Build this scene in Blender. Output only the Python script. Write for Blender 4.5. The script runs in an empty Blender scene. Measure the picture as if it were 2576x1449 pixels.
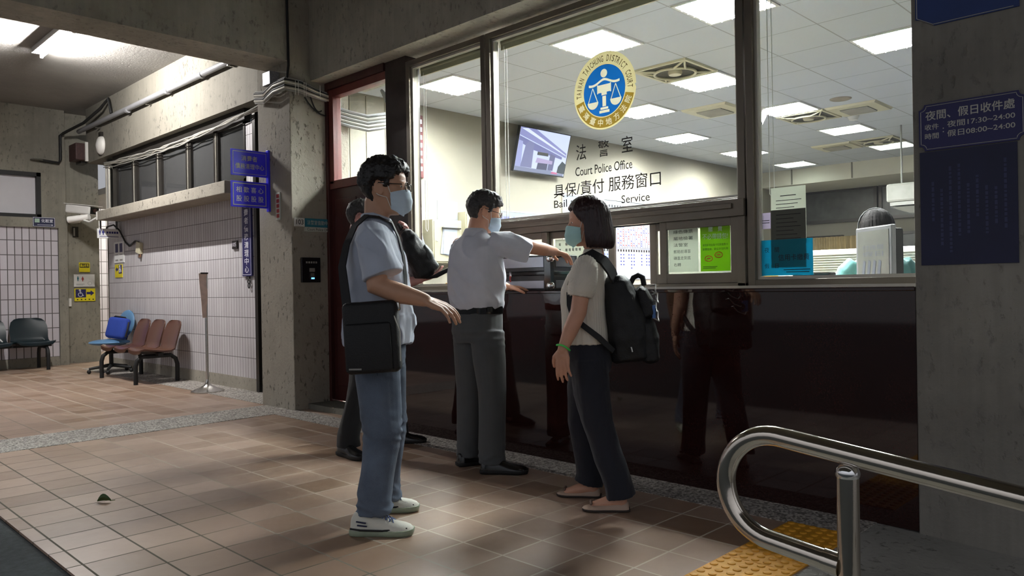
import bpy, bmesh, math, random
from mathutils import Vector as V, Matrix, noise
random.seed(7)
C = bpy.context.scene.collection
sc = bpy.context.scene
PI = math.pi
rad = math.radians

# ------------------------------------------------------------------ camera, world, exposure
cam_d = bpy.data.cameras.new('camera'); cam = bpy.data.objects.new('camera', cam_d); C.objects.link(cam)
cam_d.sensor_width = 36; cam_d.lens = 1930/2576*36; cam_d.clip_start = 0.05
_y, _p, _r = rad(45.54), rad(-0.114), rad(-0.975)
_f = V((math.sin(_y)*math.cos(_p), math.cos(_y)*math.cos(_p), math.sin(_p)))
_rt = V((math.cos(_y), -math.sin(_y), 0)); _up = _rt.cross(_f)
_r2 = _rt*math.cos(_r)+_up*math.sin(_r); _u2 = -_rt*math.sin(_r)+_up*math.cos(_r)
M = Matrix((_r2, _u2, -_f)).transposed().to_4x4(); M.translation = V((0, 0, 1.12))
cam.matrix_world = M
sc.camera = cam

w = bpy.data.worlds.new('night_sky'); sc.world = w; w.use_nodes = True
wn = w.node_tree.nodes; wl = w.node_tree.links
bg = wn['Background']; bg.inputs[1].default_value = 1.0
tc = wn.new('ShaderNodeTexCoord'); sx = wn.new('ShaderNodeSeparateXYZ'); rp = wn.new('ShaderNodeValToRGB')
rp.color_ramp.elements[0].position = 0.35; rp.color_ramp.elements[0].color = (0.06, 0.058, 0.058, 1)
rp.color_ramp.elements[1].position = 0.75; rp.color_ramp.elements[1].color = (0.38, 0.39, 0.42, 1)
mp = wn.new('ShaderNodeMapRange'); mp.inputs[1].default_value = -1; mp.inputs[2].default_value = 1
wl.new(tc.outputs['Generated'], sx.inputs[0]); wl.new(sx.outputs[2], mp.inputs[0]); wl.new(mp.outputs[0], rp.inputs[0]); wl.new(rp.outputs[0], bg.inputs[0])

sc.view_settings.view_transform = 'Standard'; sc.view_settings.look = 'None'
sc.view_settings.gamma = 1; sc.view_settings.use_curve_mapping = False
sc.view_settings.exposure = 0.66
K_TROFFER = 210.0      # emission of the office ceiling lights
K_DIM = 6.0          # troffers that are switched off or far
K_TUBE = 820.0        # fluorescent tubes of the corridor
K_PASSAGE = 120.0      # lamp in the lit passage behind the far pillar

# ------------------------------------------------------------------ materials
def S(r, g, b):
    def f(c):
        c /= 255.0
        return c/12.92 if c <= 0.04045 else ((c+0.055)/1.055)**2.4
    return (f(r), f(g), f(b), 1)
def nodes(name):
    m = bpy.data.materials.new(name); m.use_nodes = True
    nt = m.node_tree; return m, nt, nt.nodes['Principled BSDF']
def mth(nt, op, a, b=None, c=None):
    n = nt.nodes.new('ShaderNodeMath'); n.operation = op
    for i, x in enumerate((a, b, c)):
        if x is None: continue
        if hasattr(x, 'is_output'): nt.links.new(x, n.inputs[i])
        else: n.inputs[i].default_value = x
    return n.outputs[0]
def mixc(nt, fac, a, b):
    n = nt.nodes.new('ShaderNodeMix'); n.data_type = 'RGBA'
    for s, x in ((n.inputs[0], fac), (n.inputs[6], a), (n.inputs[7], b)):
        if hasattr(x, 'is_output'): nt.links.new(x, s)
        else: s.default_value = x
    return n.outputs[2]
def noi(nt, vec, scale, detail=4, rough=.55):
    n = nt.nodes.new('ShaderNodeTexNoise'); n.inputs['Scale'].default_value = scale
    n.inputs['Detail'].default_value = detail; n.inputs['Roughness'].default_value = rough
    if vec is not None: nt.links.new(vec, n.inputs['Vector'])
    return n.outputs[0]
def ramp(nt, fac, p0, p1, c0=(0, 0, 0, 1), c1=(1, 1, 1, 1)):
    n = nt.nodes.new('ShaderNodeValToRGB'); nt.links.new(fac, n.inputs[0])
    n.color_ramp.elements[0].position = p0; n.color_ramp.elements[0].color = c0
    n.color_ramp.elements[1].position = p1; n.color_ramp.elements[1].color = c1
    return n.outputs[0]
def pos(nt, scale=None):
    g = nt.nodes.new('ShaderNodeNewGeometry').outputs['Position']
    if scale:
        mpn = nt.nodes.new('ShaderNodeMapping'); nt.links.new(g, mpn.inputs[0]); mpn.inputs[3].default_value = scale; return mpn.outputs[0]
    return g
def bumpn(nt, b, h, strength, dist=0.01):
    n = nt.nodes.new('ShaderNodeBump'); n.inputs['Strength'].default_value = strength; n.inputs['Distance'].default_value = dist
    nt.links.new(h, n.inputs['Height']); nt.links.new(n.outputs[0], b.inputs['Normal'])
def dark(c, k): return (c[0]*k, c[1]*k, c[2]*k, 1)
MATS = {}
def pm(name, c, r=.5, metal=0, var=.15, vs=6, bump=0, bs=60, spec=.5, sheen=0, scale=None):
    if name in MATS: return MATS[name]
    m, nt, b = nodes(name)
    tcn = nt.nodes.new('ShaderNodeTexCoord').outputs['Object']
    if scale:
        mpn = nt.nodes.new('ShaderNodeMapping'); nt.links.new(tcn, mpn.inputs[0]); mpn.inputs[3].default_value = scale; tcn = mpn.outputs[0]
    n = noi(nt, tcn, vs)
    nt.links.new(mixc(nt, ramp(nt, n, .3, .7), dark(c, 1-var), dark(c, 1+var*.6)), b.inputs['Base Color'])
    b.inputs['Roughness'].default_value = r; b.inputs['Metallic'].default_value = metal
    b.inputs['Specular IOR Level'].default_value = spec
    if sheen: b.inputs['Sheen Weight'].default_value = sheen
    if bump: bumpn(nt, b, noi(nt, tcn, bs, 3), bump)
    MATS[name] = m; return m
def em(name, c, k, base=.8):
    m, nt, b = nodes(name)
    n = noi(nt, nt.nodes.new('ShaderNodeTexCoord').outputs['Object'], 3)
    nt.links.new(mixc(nt, n, c, dark(c, .97)), b.inputs['Emission Color'])
    b.inputs['Base Color'].default_value = (base, base, base, 1)
    b.inputs['Emission Strength'].default_value = k; MATS[name] = m; return m
def concrete(name, c, pit=.5, streak=.25, var=.25):
    m, nt, b = nodes(name); p = pos(nt)
    base = mixc(nt, ramp(nt, noi(nt, p, 1.3, 6, .65), .3, .7), dark(c, 1-var), dark(c, 1+var))
    st = ramp(nt, noi(nt, pos(nt, (9, 9, .5)), 2.2, 5, .6), .4, .72)
    base = mixc(nt, mth(nt, 'MULTIPLY', st, streak), base, dark(c, .45))
    pn = ramp(nt, noi(nt, pos(nt, (1, 1, .55)), 26, 4, .6), .57, .68)
    zone = ramp(nt, noi(nt, p, 1.9, 3), .38, .56)
    pits = mth(nt, 'MULTIPLY', pn, zone)
    base = mixc(nt, mth(nt, 'MULTIPLY', pits, pit), base, dark(c, .2))
    nt.links.new(base, b.inputs['Base Color']); b.inputs['Roughness'].default_value = .85
    h = mth(nt, 'SUBTRACT', mth(nt, 'MULTIPLY', noi(nt, p, 40, 4), .5), pits)
    bumpn(nt, b, h, .5, .012); MATS[name] = m; return m
def gridmask(nt, x, x0, px_, wd):
    t = mth(nt, 'DIVIDE', mth(nt, 'SUBTRACT', x, x0), px_)
    fr = mth(nt, 'FRACT', t); fl = mth(nt, 'FLOOR', t)
    d = mth(nt, 'MULTIPLY', mth(nt, 'MINIMUM', fr, mth(nt, 'SUBTRACT', 1.0, fr)), px_)
    return mth(nt, 'LESS_THAN', d, wd), fl
def tiled(name, c0, c1, grout, ax, ay, rough, bump=.3, gw=.003, grout2=None, spec=.5):
    # ax, ay = (axis index, origin, pitch)
    m, nt, b = nodes(name); p = pos(nt); sp = nt.nodes.new('ShaderNodeSeparateXYZ'); nt.links.new(p, sp.inputs[0])
    m1, f1 = gridmask(nt, sp.outputs[ax[0]], ax[1], ax[2], gw); m2, f2 = gridmask(nt, sp.outputs[ay[0]], ay[1], ay[2], gw)
    g = mth(nt, 'MAXIMUM', m1, m2)
    cb = nt.nodes.new('ShaderNodeCombineXYZ'); nt.links.new(f1, cb.inputs[0]); nt.links.new(f2, cb.inputs[1])
    wnz = nt.nodes.new('ShaderNodeTexWhiteNoise'); wnz.noise_dimensions = '2D'; nt.links.new(cb.outputs[0], wnz.inputs[0])
    col = mixc(nt, wnz.outputs[0], c0, c1)
    dirt = ramp(nt, noi(nt, p, 2.2, 6, .65), .35, .75)
    col = mixc(nt, mth(nt, 'MULTIPLY', dirt, .22), col, dark(c0, .55))
    if grout2:      # grout nearer the open side of the corridor is blackened with dirt
        gx = mth(nt, 'ADD', sp.outputs[0], mth(nt, 'MULTIPLY', noi(nt, p, 1.5, 3), .9))
        grout = mixc(nt, ramp(nt, mth(nt, 'MULTIPLY', gx, .25), .5, .66), grout2, grout)
    col = mixc(nt, mth(nt, 'MULTIPLY', g, .92), col, grout)
    nt.links.new(col, b.inputs['Base Color'])
    rr = mth(nt, 'ADD', mth(nt, 'MULTIPLY', noi(nt, p, 9, 5), .22), rough-.1)
    nt.links.new(mth(nt, 'MAXIMUM', rr, mth(nt, 'MULTIPLY', g, .8)), b.inputs['Roughness'])
    b.inputs['Specular IOR Level'].default_value = spec
    h = mth(nt, 'SUBTRACT', mth(nt, 'MULTIPLY', noi(nt, p, 14, 3), .25), g)
    bumpn(nt, b, h, bump, .004); MATS[name] = m; return m
def glassmat(name, tint=(.93, .97, .95, 1), refl=.9, haze=0.0):
    m = bpy.data.materials.new(name); m.use_nodes = True; nt = m.node_tree; nt.nodes.clear()
    out = nt.nodes.new('ShaderNodeOutputMaterial'); tr = nt.nodes.new('ShaderNodeBsdfTransparent'); gl = nt.nodes.new('ShaderNodeBsdfGlossy')
    tr.inputs[0].default_value = tint; gl.inputs['Roughness'].default_value = .02
    lw = nt.nodes.new('ShaderNodeLayerWeight'); lw.inputs[0].default_value = .5
    fr = mth(nt, 'ADD', mth(nt, 'MULTIPLY', mth(nt, 'POWER', lw.outputs['Facing'], 5.0), .93), .035)
    mx = nt.nodes.new('ShaderNodeMixShader'); nt.links.new(mth(nt, 'MULTIPLY', fr, refl), mx.inputs[0])
    nt.links.new(tr.outputs[0], mx.inputs[1]); nt.links.new(gl.outputs[0], mx.inputs[2])
    # dust specks stuck on the pane
    df = nt.nodes.new('ShaderNodeBsdfDiffuse'); df.inputs[0].default_value = (.8, .8, .8, 1)
    sp = ramp(nt, noi(nt, pos(nt), 130, 2), .77, .80); zone = ramp(nt, noi(nt, pos(nt), 3, 3), .5, .7)
    fac = mth(nt, 'ADD', mth(nt, 'MULTIPLY', mth(nt, 'MULTIPLY', sp, zone), .5), haze)
    mx2 = nt.nodes.new('ShaderNodeMixShader'); nt.links.new(fac, mx2.inputs[0])
    nt.links.new(mx.outputs[0], mx2.inputs[1]); nt.links.new(df.outputs[0], mx2.inputs[2]); nt.links.new(mx2.outputs[0], out.inputs[0])
    MATS[name] = m; return m

m_floor = tiled('corridor_tile', S(166, 142, 124), S(134, 108, 87), S(190, 180, 164), (0, 1.007, .2468), (1, 2.281, .2445), .34, gw=.0045, grout2=S(74, 72, 58))
m_walltile = tiled('narrow_wall_tile', S(206, 203, 205), S(194, 190, 193), S(82, 76, 72), (1, 7.99, .0653), (2, .138, .2275), .35, gw=.0032)
m_fartile = tiled('far_wall_tile', S(205, 200, 206), S(190, 184, 190), S(70, 66, 62), (0, 2.85, .0985), (2, .138, .2275), .4, gw=.006)
m_conc = concrete('raw_concrete', S(138, 134, 122))
m_concb = concrete('beam_concrete', S(176, 172, 158))
m_concp = concrete('pillar_concrete', S(140, 136, 128), pit=.3)
m_conc2 = concrete('pale_concrete', S(158, 152, 139), pit=.75, streak=.15, var=.15)
m_concd = concrete('grey_concrete', S(112, 110, 100), pit=.3)
m_ramp = concrete('ramp_screed', S(150, 148, 142), pit=.6, streak=0)
m_ground = pm('dark_asphalt', S(62, 68, 70), .95, var=.3, vs=30, bump=.6, bs=150)
m_ceil = concrete('painted_ceiling', S(146, 143, 138), pit=.05, streak=.03, var=.13)
def terrazzo():
    m, nt, b = nodes('terrazzo'); p = pos(nt)
    v = nt.nodes.new('ShaderNodeTexVoronoi'); v.inputs['Scale'].default_value = 90; nt.links.new(p, v.inputs['Vector'])
    s2 = nt.nodes.new('ShaderNodeSeparateColor'); nt.links.new(v.outputs['Color'], s2.inputs[0])
    c = mixc(nt, ramp(nt, s2.outputs[0], .2, .8), S(95, 90, 86), S(190, 184, 176))
    c = mixc(nt, mth(nt, 'MULTIPLY', noi(nt, p, 2), .4), c, S(110, 104, 98))
    nt.links.new(c, b.inputs['Base Color']); b.inputs['Roughness'].default_value = .8
    bumpn(nt, b, v.outputs['Distance'], .5, .006); MATS['terrazzo'] = m; return m
m_terr = terrazzo()
def granite():
    m, nt, b = nodes('dark_red_granite'); p = pos(nt)
    c = mixc(nt, ramp(nt, noi(nt, p, 160, 2), .35, .7), S(32, 15, 14), S(58, 30, 27))
    c = mixc(nt, ramp(nt, noi(nt, p, 3, 4), .3, .8), c, S(36, 18, 16))
    nt.links.new(c, b.inputs['Base Color'])
    nt.links.new(mth(nt, 'ADD', mth(nt, 'MULTIPLY', noi(nt, p, 4, 4), .03), .025), b.inputs['Roughness'])
    b.inputs['Specular IOR Level'].default_value = .6; return m
m_gran = granite()
def office_ceiling():
    m, nt, b = nodes('office_ceiling_tile'); p = pos(nt); sp = nt.nodes.new('ShaderNodeSeparateXYZ'); nt.links.new(p, sp.inputs[0])
    a, _ = gridmask(nt, sp.outputs[0], 5.0, .62, .006); c_, _ = gridmask(nt, sp.outputs[1], 3.82, .617, .006)
    g = mth(nt, 'MAXIMUM', a, c_)
    fl = ramp(nt, noi(nt, p, 60, 3), .62, .7)
    c = mixc(nt, mth(nt, 'MULTIPLY', fl, .12), S(194, 198, 204), S(138, 140, 142))
    c = mixc(nt, mth(nt, 'MULTIPLY', g, .75), c, S(140, 138, 134))
    nt.links.new(c, b.inputs['Base Color']); b.inputs['Roughness'].default_value = .9
    bumpn(nt, b, mth(nt, 'SUBTRACT', 1.0, g), .3, .004); return m
m_oceil = office_ceiling()
m_owall = pm('office_wall', S(134, 129, 116), .7, var=.05, vs=2, bump=.05)
m_ofloor = pm('office_floor', S(72, 70, 66), .4, var=.1)
m_alu = pm('bronze_aluminium', S(118, 110, 98), .38, .55, .08, 5, .03, 90)
m_alud = pm('dark_aluminium', S(52, 49, 46), .35, .5, .1)
m_alul = pm('pale_aluminium', S(196, 192, 180), .35, .4, .06)
m_wood = pm('maroon_wood', S(70, 32, 30), .35, var=.3, vs=5, bump=.1, scale=(1, 1, .15))
m_postm = pm('dark_brown_cladding', S(58, 48, 46), .22, var=.2)
m_black = pm('matte_black', S(16, 16, 17), .6, var=.2)
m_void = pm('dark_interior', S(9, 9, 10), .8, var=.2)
m_blk_gloss = pm('gloss_black', S(14, 14, 15), .18, var=.2)
m_steel = pm('brushed_steel', S(200, 198, 192), .22, 1, .05, 4, .05, 200)
m_steels = pm('stainless_tube', S(205, 196, 184), .13, 1, .06, 5, .02, 60)
m_chrome = pm('chrome', S(230, 230, 230), .08, 1, .03)
m_white = pm('white_plastic', S(228, 226, 220), .4, var=.05)
m_paper = pm('white_paper', S(232, 232, 230), .7, var=.04)
m_paperg = pm('grey_paper', S(196, 200, 190), .7, var=.04)
m_blue = pm('blue_enamel', S(62, 56, 250), .3, var=.08)
m_navy = pm('navy_sheet', S(24, 28, 66), .5, var=.15)
m_navys = pm('navy_sign', S(36, 34, 92), .45, var=.1)
m_wtxt = pm('white_lettering', S(222, 222, 232), .5, var=.03)
m_gtxt = pm('silver_lettering', S(196, 194, 186), .4, var=.03)
m_ktxt = pm('black_lettering', S(26, 22, 20), .5, var=.05)
m_btxt = pm('blue_lettering', S(46, 50, 120), .5, var=.05)
m_rtxt = pm('red_lettering', S(170, 60, 55), .5, var=.05)
m_yel = pm('yellow_plate', S(226, 210, 30), .45, var=.05)
m_teal = pm('teal_plate', S(40, 120, 140), .4, var=.08)
m_cyan = pm('cyan_paper', S(38, 150, 172), .6, var=.05)
m_green = pm('lime_paper', S(142, 178, 44), .5, var=.1, vs=3)
m_tact = pm('yellow_tactile', S(214, 152, 36), .6, var=.14, vs=9, bump=.12, bs=40)
m_glass = glassmat('window_glass')
m_glassd = glassmat('smoked_glass', (.30, .33, .34, 1), 1.0, .05)
m_cable = pm('grey_cable', S(150, 148, 142), .5, var=.1)
m_cablek = pm('black_cable', S(24, 24, 24), .5, var=.1)
m_pipe = pm('grey_pipe', S(138, 138, 140), .45, .2, .08)
m_beige = pm('beige_metal', S(204, 198, 170), .45, var=.04)
m_blind = pm('beige_blind', S(170, 162, 136), .8, var=.06)
m_brown = pm('brown_plastic', S(88, 56, 42), .28, var=.08, spec=.6)
m_teald = pm('dark_green_plastic', S(14, 32, 38), .3, var=.1)
m_bluel = pm('blue_plastic', S(84, 124, 160), .5, var=.08)
m_bluebag = pm('royal_blue_fabric', S(32, 62, 150), .8, var=.12, bump=.2, bs=150)
m_troff = em('troffer_light', (1, .985, 1, 1), K_TROFFER)
m_troffd = em('troffer_dim', (.9, 1, .97, 1), K_DIM)
m_tube = em('tube_light', (1, .97, .95, 1), K_TUBE)
m_pass = em('passage_light', (1, .98, .86, 1), K_PASSAGE)

# ------------------------------------------------------------------ object helpers
WM = {}
def tag(o, label=None, cat=None, group=None, kind=None):
    if label: o['label'] = label
    if cat: o['category'] = cat
    if group: o['group'] = group
    if kind: o['kind'] = kind
    return o
def thing(name, label, cat, loc=(0, 0, 0), rz=0, group=None):
    o = bpy.data.objects.new(name, None); C.objects.link(o); o.empty_display_size = .1
    o.location = loc; o.rotation_euler = (0, 0, rz)
    WM[o.name] = Matrix.Translation(loc) @ Matrix.Rotation(rz, 4, 'Z')
    return tag(o, label, cat, group)
def link(name, me, mat, parent=None, local=False, smooth=False):
    if mat is not None and not me.materials: me.materials.append(mat)
    if smooth:
        for p in me.polygons: p.use_smooth = True
    o = bpy.data.objects.new(name, me); C.objects.link(o)
    if parent is not None:
        o.parent = parent; WM[o.name] = WM[parent.name]
        if not local: me.transform(WM[parent.name].inverted())
    else:
        xs = [v.co for v in me.vertices]
        c = V(((min(v.x for v in xs)+max(v.x for v in xs))/2, (min(v.y for v in xs)+max(v.y for v in xs))/2, min(v.z for v in xs)))
        me.transform(Matrix.Translation(-c)); o.location = c; WM[o.name] = Matrix.Translation(c)
    return o
class MB:
    def __init__(s): s.bm = bmesh.new(); s.X = None
    def v(s, p):
        p = V(p)
        return s.bm.verts.new(s.X @ p if s.X is not None else p)
    def face(s, vs):
        try: return s.bm.faces.new(vs)
        except ValueError: return None
    def box(s, x0, x1, y0, y1, z0, z1):
        a = [s.v((x, y, z)) for z in (z0, z1) for y in (y0, y1) for x in (x0, x1)]
        for f in ((0, 2, 3, 1), (4, 5, 7, 6), (0, 1, 5, 4), (2, 6, 7, 3), (0, 4, 6, 2), (1, 3, 7, 5)): s.face([a[i] for i in f])
        return s
    def cbox(s, c, sx_, sy_, sz_):
        return s.box(c[0]-sx_/2, c[0]+sx_/2, c[1]-sy_/2, c[1]+sy_/2, c[2]-sz_/2, c[2]+sz_/2)
    def rings(s, rs, cap=True, closed=True):
        vs = [[s.v(p) for p in r] for r in rs]; n = len(vs[0])
        for a, b in zip(vs, vs[1:]):
            for i in range(n if closed else n-1):
                j = (i+1) % n; s.face((a[i], a[j], b[j], b[i]))
        if cap: s.face(vs[0][::-1]); s.face(vs[-1])
        return s
    def tube(s, pts, r, n=10, cap=True, closed=False):
        pts = [V(p) for p in pts]; m = len(pts)
        rr = r if isinstance(r, (list, tuple)) else [r]*m
        t = []
        for i in range(m):
            if closed: d = pts[(i+1) % m]-pts[i-1]
            else: d = (pts[min(i+1, m-1)]-pts[max(i-1, 0)])
            t.append(d.normalized() if d.length > 1e-9 else V((0, 0, 1)))
        a = V((0, 0, 1)) if abs(t[0].z) < .9 else V((1, 0, 0))
        u = t[0].cross(a).normalized(); rs = []
        for i in range(m):
            u = (u-t[i]*u.dot(t[i])); u = u.normalized() if u.length > 1e-6 else t[i].orthogonal().normalized()
            w_ = t[i].cross(u)
            rs.append([pts[i]+(u*math.cos(k*2*PI/n)+w_*math.sin(k*2*PI/n))*rr[i] for k in range(n)])
        if closed: return s.rings(rs+[rs[0]], False)
        return s.rings(rs, cap)
    def cap_tube(s, pts, r, n=12):
        # tube with rounded ends: extra rings beyond both ends
        pts = [V(p) for p in pts]; rr = list(r) if isinstance(r, (list, tuple)) else [r]*len(pts)
        d0 = (pts[0]-pts[1]).normalized(); d1 = (pts[-1]-pts[-2]).normalized()
        pre = [(pts[0]+d0*rr[0]*math.sin(a), rr[0]*math.cos(a)) for a in (1.45, 1.1, .6)]
        post = [(pts[-1]+d1*rr[-1]*math.sin(a), rr[-1]*math.cos(a)) for a in (.6, 1.1, 1.45)]
        P_ = [p for p, _ in pre]+pts+[p for p, _ in post]; R_ = [q for _, q in pre]+rr+[q for _, q in post]
        return s.tube(P_, R_, n)
    def ell(s, c, r, n=16, m=10):
        c = V(c); r = (r, r, r) if not isinstance(r, (tuple, list)) else r; rs = []
        for i in range(m+1):
            a = -PI/2+PI*min(max(i/m, .02), .98)
            rs.append([c+V((r[0]*math.cos(a)*math.cos(k*2*PI/n), r[1]*math.cos(a)*math.sin(k*2*PI/n), r[2]*math.sin(a))) for k in range(n)])
        return s.rings(rs)
    def lathe(s, prof, c, n=24):
        c = V(c)
        return s.rings([[c+V((max(r, .0005)*math.cos(k*2*PI/n), max(r, .0005)*math.sin(k*2*PI/n), z)) for k in range(n)] for r, z in prof])
    def prism(s, poly, o, u, v_, nrm, d):
        o, u, v_, nrm = V(o), V(u), V(v_), V(nrm)
        return s.rings([[o+u*x+v_*y for x, y in poly], [o+u*x+v_*y+nrm*d for x, y in poly]])
    def quad(s, a, b, c, d): s.face([s.v(a), s.v(b), s.v(c), s.v(d)]); return s
    def text(s, t, o, u, v_, h=None, wd=None, bold=0, align='c', valign='c'):
        vs, fs, bb = glyphs(t, bold)
        w0, h0 = bb[2]-bb[0], bb[3]-bb[1]
        sy_ = h/h0 if h else None; sx_ = wd/w0 if wd else None
        if sx_ is None: sx_ = sy_
        if sy_ is None: sy_ = sx_
        ox = {'c': (bb[0]+bb[2])/2, 'l': bb[0], 'r': bb[2]}[align]; oy = (bb[1]+bb[3])/2
        o, u, v_ = V(o), V(u), V(v_)
        q = [s.v(o+u*((x-ox)*sx_)+v_*((y-oy)*sy_)) for x, y in vs]
        for f in fs: s.face([q[i] for i in f])
        return s
    def build(s, name, mat, parent=None, local=False, smooth=False, bevel=0, seg=2):
        bm = s.bm
        if bevel:
            bmesh.ops.recalc_face_normals(bm, faces=bm.faces)
            e = [e for e in bm.edges if len(e.link_faces) == 2 and e.calc_face_angle(0) > .6]
            bmesh.ops.bevel(bm, geom=e, offset=bevel, segments=seg, affect='EDGES', profile=.5)
        bmesh.ops.recalc_face_normals(bm, faces=bm.faces)
        me = bpy.data.meshes.new(name); bm.to_mesh(me); bm.free()
        o = link(name, me, mat, parent, local, smooth)
        if smooth:
            try: me.set_sharp_from_angle(angle=rad(50))
            except Exception: pass
        return o
GL = {}
def glyphs(t, bold=0):
    k = (t, bold)
    if k in GL: return GL[k]
    c = bpy.data.curves.new('tmp', 'FONT'); c.body = t; c.size = 1; c.offset = bold; c.resolution_u = 3
    o = bpy.data.objects.new('tmp', c); C.objects.link(o)
    dg = bpy.context.evaluated_depsgraph_get()
    me = bpy.data.meshes.new_from_object(o.evaluated_get(dg))
    vs = [(v.co.x, v.co.y) for v in me.vertices]; fs = [tuple(p.vertices) for p in me.polygons]
    bpy.data.objects.remove(o); bpy.data.curves.remove(c); bpy.data.meshes.remove(me)
    bb = (min(x for x, _ in vs), min(y for _, y in vs), max(x for x, _ in vs), max(y for _, y in vs))
    GL[k] = (vs, fs, bb); return GL[k]
def struct(name, mat, *boxes, bevel=0, parent=None):
    m = MB()
    for b in boxes: m.box(*b)
    o = m.build(name, mat, parent, bevel=bevel)
    if parent is None: o['kind'] = 'structure'
    return o
def dup(root, loc, label=None, rz=None):
    r = root.copy(); C.objects.link(r); r.location = loc
    if rz is not None: r.rotation_euler = (0, 0, rz)
    if label: r['label'] = label
    for ch in list(root.children):
        c = ch.copy(); C.objects.link(c); c.parent = r
        for g in ch.children:
            d = g.copy(); C.objects.link(d); d.parent = c
    return r
UX, UY, UZ = V((1, 0, 0)), V((0, -1, 0)), V((0, 0, 1))    # UY: reading direction on walls that face -X
XW, XP, ZS = 4.08, 3.69, 1.09

# ------------------------------------------------------------------ large structure
struct('floor', m_floor, (.945, XW, 1.29, 12.6, -.1, 0), (.945, 8.5, 12.6, 16, -.1, 0))
o = MB(); o.rings([[(.945, 1.29, 0), (3.75, 1.29, 0), (3.75, 1.29, -.3), (.945, 1.29, -.3)], [(.945, -2.5, -.19), (3.75, -2.5, -.19), (3.75, -2.5, -.4), (.945, -2.5, -.4)]])
o = o.build('ramp_floor', m_ramp); o['kind'] = 'structure'
struct('ground_outside', m_ground, (-14, .945, -6, 20, -.15, -.012))
struct('trim_1', m_terr, (3.43, XP, 1.29, 6.41, -.01, .003))
struct('trim_2', m_terr, (.945, 3.7, 6.41, 6.98, -.01, .003))
struct('trim_3', m_terr, (3.66, XW, 6.98, 12.6, -.01, .003))
struct('pillar_front', m_conc2, (3.66, 4.3, 6.44, 7.06, 0, 4.1), bevel=.006)
struct('pillar_sign', m_concp, (XP, 4.5, -2.5, 1.11, -.4, 4.1), bevel=.006)
struct('pillar_far', m_conc, (3.76, 4.30, 13.8, 14.3, 0, 4.1))
struct('beam_across', m_concb, (-2.5, 3.66, 6.45, 6.91, 3.25, 4.1))
struct('beam_over_window', m_concb, (3.877, 4.5, 1.11, 6.44, 3.10, 4.1))
struct('beam_over_door', concrete('tie_beam_concrete', S(118, 114, 103), pit=.75, streak=.2, var=.15), (3.98, 4.4, 7.06, 13.3, 3.18, 4.04))
struct('ceiling', m_ceil, (-2.5, 4.3, 6.91, 16, 4.04, 4.15))
struct('ceiling_front', m_conc, (-2.5, 4.5, -2.5, 6.44, 4.1, 4.25))
struct('wall_tiled', m_walltile, (XW, 4.3, 7.97, 12.66, .14, 2.36))
struct('baseboard_tiled', m_conc2, (4.075, 4.3, 7.97, 12.66, 0, .14))
struct('trim_ledge', m_conc2, (3.75, XW, 8.0, 12.1, 2.18, 2.32), bevel=.008)
struct('wall_transom_post', m_walltile, (XW, 4.3, 7.97, 8.16, 2.36, 3.0))
# window band above the ledge
for i, (a, b) in enumerate(((8.2, 8.85), (8.95, 9.6), (9.75, 10.55), (10.72, 11.42), (11.6, 12.24))):
    struct('window_%d' % (i+4), m_glassd, (4.10, 4.11, a-.05, b+.05, 2.38, 3.0))
fr = MB()
for a, b in ((8.16, 8.2), (8.84, 8.96), (9.6, 9.76), (10.54, 10.73), (11.42, 11.62), (12.24, 12.4)): fr.box(4.07, 4.14, a, b, 2.36, 3.03)
fr.box(4.07, 4.14, 8.16, 12.4, 3.0, 3.18); fr.box(4.07, 4.14, 8.16, 12.4, 2.34, 2.39)
o = fr.build('window_frame_band', m_alud); o['kind'] = 'structure'
fr = MB()
for y in (8.93, 9.73, 10.7, 11.58): fr.box(4.062, 4.07, y-.05, y-.038, 2.37, 3.0)
o = fr.build('window_trim_band', m_alul); o['kind'] = 'structure'
struct('wall_behind_band', pm('wall_reflection_tone', S(160, 172, 178), .8), (4.9, 5.0, 8.1, 12.6, 0, 4.0))  # pale tone stands in for the lit corridor reflected in the panes
struct('wall_tiled_end', m_concd, (XW, 4.95, 12.66, 12.72, 0, 4.0))
# dark doorway beside the pillar
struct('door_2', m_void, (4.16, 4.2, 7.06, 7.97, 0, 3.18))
dk = MB(); dk.ell((4.10, 7.81, 1.04), .028); dk.cap_tube([(4.16, 7.81, 1.04), (4.11, 7.81, 1.04)], .012)
dk.build('door_handle', m_chrome, bpy.data.objects['door_2'], smooth=True)
struct('door_jamb', m_alud, (4.06, 4.16, 7.90, 7.965, 0, 3.1))
# far end of the corridor
struct('wall_far', m_fartile, (-3, 3.64, 13.6, 13.75, .14, 2.16))
struct('baseboard_far', m_conc, (-3, 3.64, 13.59, 13.75, 0, .14))
struct('trim_4', m_conc, (-3, 3.64, 13.55, 13.75, 2.16, 2.31))
struct('wall_far_upper', m_conc, (3.42, 3.76, 13.62, 13.8, 2.31, 4.1), (-3, 3.42, 13.62, 13.8, 3.02, 4.1), (3.64, 3.765, 13.57, 13.8, 0, 2.31))
struct('window_3', pm('frosted_pane', S(206, 204, 208), .5, var=.03), (-3, 3.36, 13.7, 13.72, 2.36, 2.97))
fr = MB(); fr.box(-3, 3.42, 13.62, 13.7, 2.31, 2.37).box(-3, 3.42, 13.62, 13.7, 2.96, 3.02).box(3.36, 3.42, 13.62, 13.7, 2.31, 3.02)
o = fr.build('window_frame_far', m_black); o['kind'] = 'structure'
struct('wall_passage', m_fartile, (4.3, 8.4, 16.0, 16.1, 0, 2.9))
struct('wall_passage_side', m_owall, (8.4, 8.5, 12.6, 16.1, 0, 2.9))
struct('ceiling_passage', m_ceil, (4.31, 8.5, 12.7, 16.1, 2.75, 2.85))
struct('wall_passage_back', m_owall, (4.95, 8.5, 12.62, 12.72, 0, 2.75))
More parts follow.
